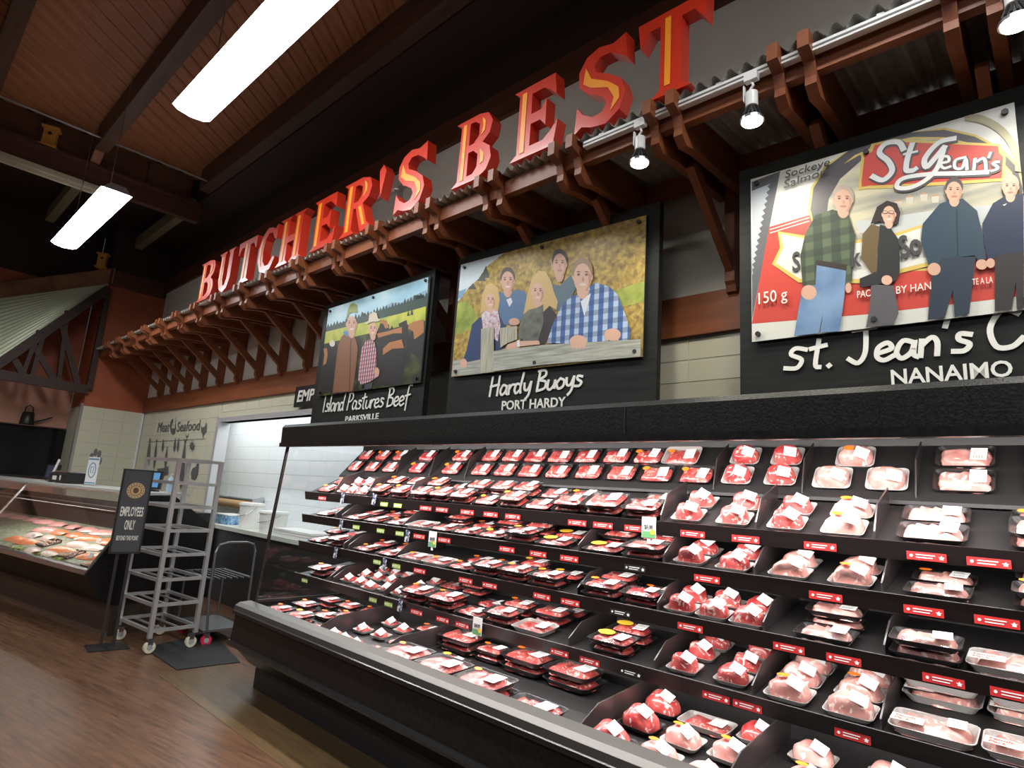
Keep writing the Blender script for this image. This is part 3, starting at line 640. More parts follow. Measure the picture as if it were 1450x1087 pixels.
s.P(flat((.5,.52,.5)), [(420,480),(700,440),(900,420),(900,490),(600,520),(440,520)])
s.P(GOLD, [(435,345),(436,370),(462,365),(560,362),(945,338),(950,245),(935,235),(930,208),(560,190),(480,202),(472,228),(446,238)])
s.P(REDP, [(445,340),(446,358),(470,354),(560,350),(935,328),(940,252),(926,240),(922,216),(560,200),(490,212),(482,236),(456,246)])
s.P(GOLD, [(152,513),(240,527),(420,545),(560,520),(720,470),(720,625),(440,695),(225,692),(132,628),(160,570)])
s.P(flat((.66,.65,.58)), [(162,522),(240,538),(420,556),(560,532),(712,482),(712,612),(440,680),(230,680),(146,624),(172,570)])
for k in range(13):
    a0, a1 = -1.6+k*.125, -1.6+(k+1)*.125
    s.P(flat((.38,.34,.20)), [(810+200*math.cos(a0), 300+200*math.sin(a0)), (810+200*math.cos(a1), 300+200*math.sin(a1)), (810+172*math.cos(a1), 300+172*math.sin(a1)), (810+172*math.cos(a0), 300+172*math.sin(a0))])
# silver brush logo
SILV = flat((.66,.65,.62))
def brush(pts, w, m, dx=0, dy=0):
    pts = [s.loc(*zJ(x+dx, y+dy)) for x, y in catmull(pts, 5)]
    s.k += 1; y = -.0222-.00012*s.k
    ribbon(s.mb, pts, w, lambda a, b: (min(max(a, s.q[0]), s.q[1]), y, min(max(b, s.q[2]), s.q[3])), m)
logo = [([(592,228),(575,203),(530,208),(508,240),(540,270),(552,305),(520,335),(484,322)], .036), ([(622,210),(606,260),(602,300),(622,302)], .034), ([(594,245),(640,235)], .022), ([(632,296),(634,298)], .034),
    ([(770,190),(715,205),(668,258),(672,290),(700,262),(735,220)], .034), ([(735,220),(712,290),(670,335),(615,362),(570,360),(590,330),(680,315),(800,312),(885,308)], .03),
    ([(724,276),(750,270),(748,254),(730,256),(722,280),(734,294),(756,288)], .024), ([(808,256),(775,266),(772,292),(796,294),(810,262),(814,298)], .024), ([(838,298),(842,260),(846,272),(868,260),(878,270),(880,300)], .024), ([(896,240),(890,256)], .02), ([(925,272),(905,276),(922,294),(900,304)], .022)]
for p, w in logo: brush(p, w*(.62 if w > .029 else .45)+.01, DK, 2, 3)
for p, w in logo: brush(p, w*(.62 if w > .029 else .45), flat((.72,.71,.68)))
# four people in front
GPL = checks('photo_green_plaid', (.035,.06,.03), (.09,.12,.06), (.012,.014,.012), 4.2)
s.P(mat('photo_jeans', (.12,.22,.38), .6, fn=ramp_noise((.09,.17,.31), (.19,.31,.48), 6)), [(285,625),(392,648),(386,740),(370,866),(302,868),(312,800),(296,870),(210,880),(236,730)])
s.P(GPL, [(285,458),(345,438),(400,455),(425,530),(412,690),(392,705),(392,650),(290,628),(285,702),(240,705),(232,600),(250,520)])
s.P(flat((.03,.018,.012)), [(288,614),(396,632),(394,652),(286,632)]); s.E(SKIN, 262, 728, 27, 26); s.E(SKIN, 400, 712, 11, 18)
face(s, 382, 404, 36, 48, SKIN, flat((.42,.33,.27)), False)
s.P(flat((.10,.095,.10)), [(480,700),(558,705),(576,800),(558,845),(462,850),(475,780)])
s.P(flat((.13,.085,.03)), [(450,525),(480,490),(515,500),(505,560),(500,600),(535,672),(520,690),(480,660),(445,610)])
s.P(flat((.018,.018,.018)), [(510,492),(545,500),(580,550),(580,660),(565,690),(440,712),(440,680),(500,655),(505,570)])
s.P(flat((.025,.015,.012)), [(478,490),(500,430),(535,408),(570,418),(582,450),(575,490),(540,496),(510,480)])
face(s, 542, 455, 26, 38, SKIN2, None); s.E(SKIN2, 535, 686, 19, 17)
for e in (-11, 11): s.E(flat((.08,.05,.05)), 540+e, 449, 10, 6); s.E(SKIN2, 540+e, 449, 8, 4)
s.P(flat((.018,.03,.05)), [(692,660),(720,608),(846,604),(822,802),(772,816),(765,720),(738,816),(678,825)])
s.P(flat((.02,.045,.07)), [(660,490),(720,420),(760,405),(800,402),(850,445),(868,520),(882,612),(852,618),(842,600),(722,612),(712,632),(682,640),(654,545)])
s.P(flat((.008,.014,.02)), [(776,440),(781,440),(785,602),(780,602)])
s.E(SKIN, 700, 648, 23, 22); s.E(SKIN, 866, 632, 20, 18); face(s, 770, 374, 32, 42, SKIN, flat((.06,.05,.05)), False)
s.P(flat((.025,.02,.018)), [(912,600),(1013,585),(1013,782),(988,786),(985,690),(970,790),(912,796)])
s.P(flat((.012,.02,.055)), [(868,490),(905,420),(945,395),(1013,385),(1013,585),(912,602),(910,615),(888,620),(875,560)])
s.E(SKIN, 897, 628, 15, 17); face(s, 966, 362, 31, 40, SKIN2, flat((.5,.36,.28)), False)
s.P(SILV, [(938,426),(955,420),(946,429)])
s.done()
INK = flat((.05,.05,.05))
s.text('Sockeye', (180,330), (336,285), 25, INK, -.034, shear=.15); s.text('Salmon', (176,366), (326,318), 27, INK, -.034, shear=.15)
s.text('150 g', (88,770), (188,752), 40, WH, -.034)
s.text('PAC', (432,748), (478,742), 24, WH, -.034); s.text('BY HAN', (568,734), (690,718), 26, WH, -.034); s.text('TE A LA', (834,704), (905,695), 22, WH, -.034)
s.text('S', (205,655), (232,650), 66, INK, -.03, bold=.02); s.text('k', (412,640), (446,634), 66, INK, -.034, bold=.02); s.text('So', (585,610), (662,590), 76, INK, -.034, bold=.03)
s.text("St. Jean's Ca", (190,1000), (1130,900), 108, WH, -.006, onboard=True, hand=.02)
s.text('NANAIMO', (550,1048), (976,1018), 50, WH, -.004, bold=.02, onboard=True)

# EMPLOYEES wall sign (mostly hidden)
t = thing('wall_notice', (-6.62, YW-.06, 2.47), 'small black wall notice reading EMPL, half hidden by the farm photo sign', 'sign')
MB().box(0, 1.25, 0, .02, 0, .24).build('board', M_board, t)
text_part('EMPLOYEES', WH, t, .07, .06, 1.1, .13, -.003, bold=.025, shear=.12)

# ------------------------------------------------------------------ meat display case
CX0, CX1 = -4.9, 1.0
case = thing('meat_display_case', (CX0, 2.2, 0), 'long black refrigerated meat case with four shelves and canopy', 'display case')
def C_(p): return [(a-2.2, b) for a, b in p]
LN = CX1-CX0
MB().prism(C_([(2.44,.0),(3.3,0),(3.3,.2),(2.44,.2)]), 'x', .03, LN).build('toe_kick', M_blackmat, case)
MB().prism(C_([(2.215,.37),(2.40,.18),(3.3,.18),(3.3,.5),(2.36,.5),(2.36,.62),(2.235,.62)]), 'x', 0, LN).build('base', M_black, case)
MB().prism(C_([(2.20,.345),(2.19,.365),(2.20,.385),(2.225,.385),(2.225,.345)]), 'x', 0, LN).build('lower_bumper', mat('glossy_black_bumper', (.012,.012,.012), .3), case)
MB().prism(C_([(2.215,.60),(2.22,.635),(2.25,.655),(2.34,.66),(2.37,.64),(2.37,.60)]), 'x', -.005, LN).build('top_rail', M_caserail, case)
MB().prism(C_([(2.205,.575),(2.205,.598),(2.222,.606),(2.222,.57)]), 'x', -.005, LN).build('upper_bumper', MATS['glossy_black_bumper'], case)
deck = MB().prism(C_([(2.37,.535),(3.16,.60),(3.16,.55),(2.37,.5)]), 'x', .02, LN).build('deck', M_blackmat, case)
MB().prism(C_([(3.22,.5),(3.3,.5),(3.3,2.0),(3.22,2.0)]), 'x', 0, LN).build('back_panel', M_blackmat, case)
MB().prism(C_([(2.415,1.93),(2.41,2.06),(2.43,2.085),(3.3,2.085),(3.3,2.0),(2.56,2.0),(2.52,1.93)]), 'x', -.02, LN).build('canopy', mat('black_pebbled_panel', (.01,.011,.009), .38, spec=.3, fn=ramp_noise((.005,.0055,.0045), (.018,.019,.016), 120, bump=.2)), case)
MB().prism(C_([(2.405,1.895),(2.405,1.93),(2.53,1.93),(2.53,1.905)]), 'x', -.025, LN).build('canopy_lip', M_black, case)
MB().box(3.37, 3.376, .208, .2095, 1.93, 2.06).build('canopy_seam', M_blackmat, case)
MB().box(.05, LN, .335, .36, 1.915, 1.928).build('light_strip', mat('lit_case_lamp', (1,.96,.93), .5, emit=3), case)
for i in range(3):
    area('case_light', (LN*(i+.5)/3, .32, 1.89), LN/3, .05, CASE_W, rot=(R_(28),0,0), col=(1,.95,.93), parent=case)
# end glass and its frame
gy = [(2.37,.66),(2.47,1.9),(3.25,1.9),(3.25,.66)]
MB().prism(C_(gy), 'x', .012, .018).build('end_glass', M_glass, case)
MB().bar((.015, 2.37-2.2, .64), (.015, 2.465-2.2, 1.91), .02, .022).build('glass_frame', M_black, case)
MB().bar((.015, 2.37-2.2, .655), (.015, 3.25-2.2, .655), .02, .02).build('glass_frame', M_black, case)
# price cards
M_tred = mat('red_price_strip', (.55,.03,.03), .45); M_tgreen = mat('green_price_strip', (.28,.42,.07), .45)
TILT = {0: 1.1, 1: .50, 2: .24, 3: .20, 4: .17, 5: .08}
EDGE = {0: (2.98, 1.70), 1: (2.69, 1.525), 2: (2.69, 1.335), 3: (2.69, 1.115), 4: (2.69, .855), 5: (2.38, .545)}
DEP = {0: .23, 1: .31, 2: .5, 3: .5, 4: .5, 5: .78}
zA = lambda x, y: (320+x/3.6225, 570+y/3.6225); zB = lambda x, y: (700+x/3.6225, 570+y/3.6225); zC = lambda x, y: (1050+x/3.6225, 570+y/3.6225)
zD = lambda x, y: (320+x/3.6225, 787+y/3.6225); zE = lambda x, y: (650+x/3.6225, 787+y/3.6225); zG = lambda x, y: (1050+x/3.6225, 787+y/3.6225)
ZM = dict(A=zA, B=zB, C=zC, D=zD, E=zE, G=zG)
SH = {}
for k in (0, 1, 2, 3, 4):
    y0, z0 = EDGE[k]; dp = DEP[k]; y1, z1 = y0+dp, z0+dp*TILT[k]
    SH[k] = MB().prism([(y0-2.2, z0), (y1-2.2, z1), (y1-2.2, z1-.015), (y0-2.2, z0-.015)], 'x', .03, LN).build('shelf', M_blackmat, case)
    if k:
        MB().prism([(-.026,.014),(-.021,.016),(.002,-.002),(.002,-.05),(-.012,-.052),(-.02,-.012)], 'x', .03, LN).build('price_rail', M_rail, SH[k], (0, y0-2.2, z0))
        if k < 5: area('shelf_light', (LN/2, y0-2.2+.06, z0-.03), LN, .02, {1: 17, 2: 18, 3: 20, 4: 32}[k], rot=(R_(25),0,0), col=(1,.95,.93), parent=case)
SH[5] = deck
def plane_pt(k, px, lift=0):
    y0, z0 = EDGE[k]; t = TILT[k]; n = Vector((0, -t, 1)).normalized()
    return onpl(px[0], px[1], Vector((0, y0, z0))+n*lift, n)
DIV = {0: 'A900,340 A1060,360 A1240,370 B1150,380 C320,430 C900,450', 1: 'A600,450 A790,450 A1010,460 B880,590 C95,630 C705,660',
 2: 'A600,600 A670,570 A930,640 B460,755 B855,835 C75,885 C720,985', 3: 'A610,750 A660,750 A930,790 B480,965 B865,1055 G110,395 G735,515',
 4: 'A560,910 A640,900 D870,190 E610,440 E1015,575 G60,715 G735,865', 5: 'D520,405 D850,525 E665,925 G90,1087'}
DIVX = {k: [] for k in range(6)}
for k, st in DIV.items():
    for w in st.split():
        f = ZM[w[0]]; a, b = w[1:].split(','); p = plane_pt(k, f(float(a), float(b)))
        y0, z0 = EDGE[k]; dp = DEP[k]; t = TILT[k]
        DIVX[k].append(p.x)
        h = .13 if k == 5 else (.10 if k else .07)
        x = p.x if CX0+.1 < p.x < CX1 else None
        if x is None: continue
        pr_ = [(.012, .004), (dp-.03, .004+(dp-.03)*t-.012*t), (dp-.03, h+(dp-.03)*t*.9), (.12*(dp/.5), h+.1*t), (.012, h*.45)]
        MB().prism(pr_, 'x', -.003, .003).build('divider', mat('divider_plastic', (.03,.024,.024), .3), SH[k], (x-CX0, y0-2.2, z0))
# price strips: region letter, x, y, colour
TAGS = {1: 'A495,485r A812,517g A882,521g A1025,540r A1108,545r A1238,560r A1358,570r B95,580r B425,616r B557,632r B722,650r B1017,677r B1288,700r C30,700r C403,742r C948,795r C1268,825r',
 2: 'A667,650g A792,668g A890,684g A990,700r A1118,725r A1440,772r B72,775r B224,797r B383,823r B720,880k B1090,932r C432,1035r G936,330r G1313,390r',
 3: 'A775,823g A873,848g A992,880r A1228,930r A1352,955r E153,170r E424,228r E570,258r E827,320k E1185,395r G243,508r G525,572r G1038,685r G1400,765r',
 4: 'A405,903g A755,1005g A835,1025g D978,290r D1112,325r D1213,355r E515,503r E670,547r E880,608k E985,640k E1318,735r E1420,770r G30,785r G570,945r'}
def tagcard(parent, m, loc, w, h, lines):
    c = MB().box(-w/2, w/2, -.002, 0, -h/2, h/2).build('price_tag', m, parent, loc)
    mb = MB()
    for i, (a, b, z) in enumerate(lines): mb.box(-w/2+a*w, -w/2+b*w, -.0026, -.0021, z*h-h*.06, z*h+h*.06)
    mb.prism(ellipse(-w*.38, 0, h*.18, h*.18, 10), 'y', -.0026, -.0021)
    mb.prism([(w*.38, h*.25), (w*.41, h*.06), (w*.46, h*.06), (w*.42, -.06*h), (w*.43, -.25*h), (w*.33, -.25*h), (w*.34, -.06*h), (w*.30, h*.06), (w*.35, h*.06)], 'y', -.0026, -.0021)
    mb.build('tag_print', M_label, c)
SEEN = []
for k, st in TAGS.items():
    for w in st.split():
        f = ZM[w[0]]; a, b = w[1:-1].split(','); p = ony(*f(float(a), float(b)), 2.672)
        if not CX0+.08 < p.x < CX1-.1 or any(kk == k and abs(p.x-xx) < .12 for kk, xx in SEEN): continue
        SEEN.append((k, p.x))
        m = {'r': M_tred, 'g': M_tgreen, 'k': M_blackmat}[w[-1]]
        tagcard(SH[k], m, (p.x-CX0, 2.672-2.2-.0005, EDGE[k][1]-.031), .12 if w[-1] != 'g' else .09, .029, [(.24,.72,.16), (.24,.66,-.16)])
for zf, a, b, k, txt in ((zB,793,640,1,'$7.99'),(zA,1060,700,2,'$10.99'),(zD,1290,360,4,'$10.99')):
    p = ony(*zf(a, b), 2.655)
    c = MB().box(-.038, .038, -.002, 0, -.05, .05).build('price_card', M_label, SH[k], (p.x-CX0, 2.655-2.2, p.z))
    MB().box(-.036, .036, -.0026, -.0021, -.048, -.018).build('green_band', mat('green_band', (.12,.35,.14), .5), c)
    MB().prism(ellipse(.022, -.02, .013, .013, 12), 'y', -.0032, -.0027).build('round_badge', M_yellow, c)
    text_part(txt, M_ink, c, -.024, -.006, .048, .02, -.004)
    MB().box(-.008, .008, -.001, .002, -.07, -.05).build('card_clip', M_white, c)
for a, b, k in ((598,490,1),(760,495,1),(590,625,2),(930,685,2),(562,770,3),(812,830,3),(893,1040,4)):
    p = ony(*zA(a, b), 2.655)
    MB().box(-.022, .022, -.002, 0, -.04, .04).build('shelf_talker', mat('blue_grey_card', (.06,.08,.13), .4, fn=ramp_noise((.04,.05,.1), (.5,.52,.55), 40, 2, (.5,.56))), SH[k], (p.x-CX0, 2.655-2.2, p.z), (0, R_(8), 0))

# ------------------------------------------------------------------ meat packages
MEAT = {'beef': meatmat('beef_red', (.40,.03,.03), (.62,.10,.085), (.82,.55,.48)), 'dark': meatmat('beef_dark', (.34,.02,.028), (.52,.05,.055), (.7,.4,.36)),
        'pork': meatmat('pork_pink', (.58,.22,.19), (.74,.38,.33), (.88,.74,.66), 14), 'roast': meatmat('roast_red', (.40,.03,.032), (.60,.10,.09), (.85,.62,.56), 16), 'fat': meatmat('pork_fat', (.74,.52,.45), (.80,.62,.54), (.62,.24,.21), 9)}
def rrect(w, d, r, n=3):
    o = []
    for cx, cy, a0 in ((w/2-r, d/2-r, 0), (-w/2+r, d/2-r, 90), (-w/2+r, -d/2+r, 180), (w/2-r, -d/2+r, 270)):
        for i in range(n+1):
            a = R_(a0+90*i/n); o.append((cx+r*math.cos(a), cy+r*math.sin(a)))
    return o
def mesh_of(mb, m, smooth=False):
    me = bpy.data.meshes.new('m'); me.from_pydata(mb.v, [], mb.f); me.materials.append(m)
    bm = bmesh.new(); bm.from_mesh(me); bmesh.ops.recalc_face_normals(bm, faces=bm.faces); bm.to_mesh(me); bm.free()
    if smooth: me.polygons.foreach_set('use_smooth', [True]*len(me.polygons))
    return me
def tray_mesh(w, d, h, m):
    mb = MB(); rings = [(.8, 0), (.9, 0), (.97, h), (1.0, h+.001), (1.0, h-.002), (.93, .004)]
    n = len(rrect(1, 1, .1)); vs = []
    rings = [(w*.84, d*.80, 0), (w*.97, d*.96, h), (w, d, h), (w, d, h-.003), (w*.96, d*.95, h-.003), (w*.84, d*.8, .0)]
    rr_ = [(w*.82, d*.78, .0), (w*.97, d*.96, h-.002), (w, d, h-.001), (w, d, h+.001), (w*.965, d*.95, h), (w*.83, d*.79, .004)]
    for a, b, z in rr_: vs += [(x, y, z) for x, y in rrect(a, b, min(w, d)*.16)]
    fs = [tuple(range(n))[::-1]]
    for i in range(5): fs += [(i*n+k, i*n+(k+1) % n, (i+1)*n+(k+1) % n, (i+1)*n+k) for k in range(n)]
    fs.append(tuple(range(5*n, 6*n)))
    return mesh_of(mb.add(vs, fs), m)
def lump_mesh(w, d, z0, h, m, seed, slices=3, nx=16, ny=9):
    rg = random.Random(seed); vs = []; sl = [rg.uniform(-.1, .1) for _ in range(8)]
    for j in range(ny+1):
        for i in range(nx+1):
            u, v = i/nx, j/ny; x, y = (u-.5)*w, (v-.5)*d
            e = min(1, min(u, 1-u)*7)*min(1, min(v, 1-v)*5)
            ph = (u*slices) % 1
            zz = z0 + h*(e**.5)*(.62+.38*(1-ph)*(1 if slices > 1 else .6)+.25*noise.noise(Vector((u*4+seed, v*4, seed*1.7))))
            wob = .012*noise.noise(Vector((u*3, v*3+seed, 9)))
            vs.append((x*(.97 if 0 < j < ny else .86)+wob*(w/.2), y*(.97 if 0 < i < nx else .85)+wob, zz if e > 0 else z0-.004))
    fs = [(j*(nx+1)+i, j*(nx+1)+i+1, (j+1)*(nx+1)+i+1, (j+1)*(nx+1)+i) for j in range(ny) for i in range(nx)]
    return mesh_of(MB().add(vs, fs), m, True)
def dome_mesh(w, d, h, m, seed, nu=18, nv=9, m2=None):
    vs = []; fs = []
    for j in range(nv+1):
        th = math.pi*.5*j/nv*1.08
        for i in range(nu):
            ph = 2*math.pi*i/nu
            x, y, z = math.sin(th)*math.cos(ph), math.sin(th)*math.sin(ph), math.cos(th)
            k = .92+.13*noise.noise(Vector((x*1.6+seed, y*1.6, z*1.6)))
            sq = lambda t: math.copysign(abs(t)**.8, t)
            vs.append((w/2*sq(x)*k, d/2*sq(y)*k, max(.004, h*(max(z, 0)**.8)*k+.006)))
    for j in range(nv): fs += [(j*nu+i, j*nu+(i+1) % nu, (j+1)*nu+(i+1) % nu, (j+1)*nu+i) for i in range(nu)]
    fs.append(tuple(range(nv*nu, nv*nu+nu)))
    me = mesh_of(MB().add(vs, fs), m, True)
    return me
def film_mesh(w, d, z, rise, seed, nx=10, ny=7):
    vs = []
    for j in range(ny+1):
        for i in range(nx+1):
            u, v = i/nx, j/ny; e = min(u, 1-u)*min(v, 1-v)*4
            vs.append(((u-.5)*w, (v-.5)*d, z+rise*min(1, e*2.5)+.0035*noise.noise(Vector((u*9+seed, v*3, seed)))*min(1, e*6)))
    fs = [(j*(nx+1)+i, j*(nx+1)+i+1, (j+1)*(nx+1)+i+1, (j+1)*(nx+1)+i) for j in range(ny) for i in range(nx)]
    return mesh_of(MB().add(vs, fs), M_film, True)
def label_mesh(w, d):
    mb = MB(); mb.box(-w/2, w/2, -d/2, d/2, 0, .0008, M_label)
    for i in range(3): mb.box(-w*.38, w*(.1+.1*i), d*(.38-.12*i)-.001, d*(.38-.12*i)+.001, .0009, .001, M_ink)
    for i in range(9): mb.box(-w*.36+i*w*.08, -w*.36+i*w*.08+w*(.02+.02*(i % 2)), -d*.38, -d*.14, .0009, .001, M_ink)
    me = bpy.data.meshes.new('label'); me.from_pydata(mb.v, [], mb.f)
    for x in mb.mats: me.materials.append(x)
    me.polygons.foreach_set('material_index', mb.mi); return me
def sticker_mesh(m, rx, ry):
    mb = MB(); mb.prism(ellipse(0, 0, rx, ry, 14), 'z', 0, .0008); return mesh_of(mb, m)
M_cleartray = mat('clear_grey_tray', (.42,.40,.38), .25)
LAB = label_mesh(.055, .07); STO = sticker_mesh(M_orange, .022, .014); STY = sticker_mesh(M_yellow, .026, .018)
fpl = MB(); fpl.box(-.05, .05, -.025, .025, 0, .0008); FPL = mesh_of(fpl, M_label)
def fam_text(o):
    me = text_mesh('Family\nPack', .035, .0, .2, 2)
    for v in me.vertices: v.co = (v.co.x*.026-.04, v.co.y*.022+.004, .0012)
    me.materials.clear(); me.materials.append(mat('red_orange_print', (.62,.06,.01), .5)); return me
FAMT = fam_text(None)
KIND = {}
def defkind(c, name, w, d, h, traym, meat, mh, sl, rise):
    KIND[c] = dict(name=name, w=w, d=d, h=h, tray=tray_mesh(w, d, h, traym), meat=[lump_mesh(w*.86, d*.84, .006, h+mh-.006, MEAT[meat], 3*i+hash(c) % 7 if False else 3*i+ord(c), sl[i % len(sl)]) for i in range(4)], film=[film_mesh(w*.97, d*.96, h, rise, i) for i in range(2)], top=h+max(rise, mh*.9))
defkind('s', 'meat_tray', .205, .13, .022, M_blackmat, 'beef', .010, (3,1,2,4), .010)
defkind('g', 'meat_tray', .205, .13, .022, M_blackmat, 'dark', .010, (1,2,3,1), .010)
defkind('l', 'meat_tray', .215, .14, .026, M_cleartray, 'beef', .006, (1,2,3,2), .006)
defkind('w', 'meat_tray', .205, .128, .024, M_blackmat, 'pork', .014, (3,4,2,1), .014)
defkind('x', 'meat_tray', .245, .17, .026, M_blackmat, 'beef', .010, (4,3,2,5), .010)
defkind('F', 'family_pack_tray', .26, .17, .034, M_cleartray, 'pork', .016, (3,2,2,3), .016)
ROAST = {}
for c, name, w, d, h, mt in (('r','beef_roast',.14,.115,.075,'roast'),('p','pork_roast',.15,.125,.07,'pork'),('P','pork_roast',.19,.16,.10,'fat'),('R','beef_roast',.17,.13,.09,'roast'),('b','meat_bag',.13,.10,.045,'beef')):
    ROAST[c] = dict(name=name, w=w, d=d, h=h, tray=tray_mesh(w*1.06, d*1.08, .02, M_cleartray if c != 'R' else M_blackmat), meat=[dome_mesh(w, d, h, MEAT[mt], i*5.3+ord(c)) for i in range(3)], film=None)
    q = MB(); ca = []
    for j in range(7):
        th = -1.35+2.7*j/6; ca.append((math.cos(th)*0, 0, 0))
    # wrap film: slightly larger dome
    ROAST[c]['film'] = dome_mesh(w*1.06, d*1.08, h*1.05, M_film, 77)
CL = mesh_of(MB().box(-.045, .045, -.03, .03, 0, .001), M_label)
PK = {
0: 'A740,310s A820,320s A880,340s A790,262s A880,268s A1040,285g A1015,328g A1060,245g A1235,245l A1190,290s A1135,345s A1215,345s A1400,270s A1325,355s A1430,365s B120,275s B175,238s B25,290s B300,240s B245,305s B380,300s B65,360s B180,375s B310,368s B455,372s B430,238s B585,248s B760,272s B915,252l B715,385s B870,362s B1050,312s B1100,238r B1300,300r B1285,395r B1350,240r C60,385r C70,310r C180,240r C240,315r C270,400r C570,240p C800,240p C545,310p C785,320p C500,415p C755,430p C1110,222w C1085,330w C1070,440w C1370,215w C1350,300w C1350,410w',
1: 'A430,420s A575,412s A620,382s A700,445b A750,440b A830,450s A930,425S A1080,470s A1160,470s A1240,432S A1270,480s A1360,425s A1400,485s B30,490s B190,440S B320,460S B180,535s B60,440s B410,540s B470,490s B625,480X B820,462S B790,520s B760,572s B1080,505r B1010,580r B1200,520r B1320,500r B1270,590r B1420,620r C45,500r C45,595r C420,540p C250,595p C640,560p C560,625p C380,600p C1030,572w C910,640W C1300,560w C1260,660W',
2: 'A415,560s A500,520s A570,548S A760,592s A700,590s A850,570s A930,572s A885,625s A1040,622l A1190,618s A1310,640s A1130,668s A1240,688s A1370,688s A1370,605s B40,655s B150,632s B175,685s B240,712y B345,668y B435,712y B75,725s B400,758y B600,772s B745,690S B760,800s B950,815r B1060,772r B1130,745r B1270,795r B1210,855r C30,808r C35,868r C390,798p C265,880P C660,815p C560,920P C1010,875w C960,930w C915,995w C1320,920w C1320,1020W',
3: 'A425,668S A515,655s A590,680s A560,735s A715,758s A830,732s A810,770s A900,760s A1010,795l A1130,772s A1250,792s A1145,825s A1240,835s A1340,862s A1420,830s A1430,905s B50,828s B30,870s B190,845S B95,900s B255,915s B380,888s B400,943l B710,935s B610,985L B830,1005g B785,1055s B960,1060r B1060,1005r B1180,990r B1320,1045r G60,280r G50,350r G400,285w G290,345W G620,335w G560,430P G350,425p G1040,455w G950,510w G1300,560F',
4: 'D430,40s D520,75s D490,22s D600,50s D700,125b D800,100b D790,165b D890,130b D850,195b D960,108b D1030,172X D1150,240x D1185,160s D1290,210s D1330,285x D1410,215g E90,215s E130,290s E280,240S E350,330l E500,290s E540,378x E770,410y E850,372s E690,470s E1000,440s E915,515s E1210,505r E1135,560r E1330,480r E1420,560r E1370,630r G25,570r G300,625p G240,735p G610,640p G560,800p G590,705p G1000,760G G980,890F G1340,800G G1330,940F',
5: 'D215,262s D330,280s D345,222s D445,255s D570,245s D670,280s D430,335s D490,348s D655,215g D760,245g D620,430b D730,410b D810,380b D880,350b D740,482b D805,460s D910,405s D1000,350S D830,505s D1170,420X D1030,505X D1290,480s D1370,460s D1430,500s D1345,570x D1220,615X E310,510x E160,575x E560,580X E440,640X E300,735x E780,690x E660,770x E550,855x E860,900R E1000,840R E1110,790R E1100,940p E1180,1010g E1340,860l E1390,990p E1090,1065p G170,870r G60,960p G430,980p G340,1065p G700,1050p'}
TIER = {0: 'sloped upper tier', 1: 'top shelf', 2: 'second shelf', 3: 'third shelf', 4: 'lowest shelf', 5: 'bottom deck'}
def ordinal(n):
    b = ['zeroth','first','second','third','fourth','fifth','sixth','seventh','eighth','ninth','tenth','eleventh','twelfth','thirteenth','fourteenth','fifteenth','sixteenth','seventeenth','eighteenth','nineteenth']
    if n < 20: return b[n]
    t_ = {2:'twent',3:'thirt',4:'fort',5:'fift',6:'sixt',7:'sevent',8:'eight',9:'ninet'}[n//10]
    return t_+'ieth' if n % 10 == 0 else t_+'y-'+b[n % 10]
DESC = {'s':'black tray of red beef steaks','g':'black tray of dark red beef','l':'clear tray of red beef','w':'black tray of pale pork','x':'large black tray of sliced beef','F':'large family pack tray of pork','r':'wrapped round red beef roast','p':'wrapped pink pork roast','P':'big pork roast with white fat','R':'netted dark beef roast','b':'small wrapped bag of beef','y':'tray of beef with big yellow sticker'}
rp = random.Random(11)
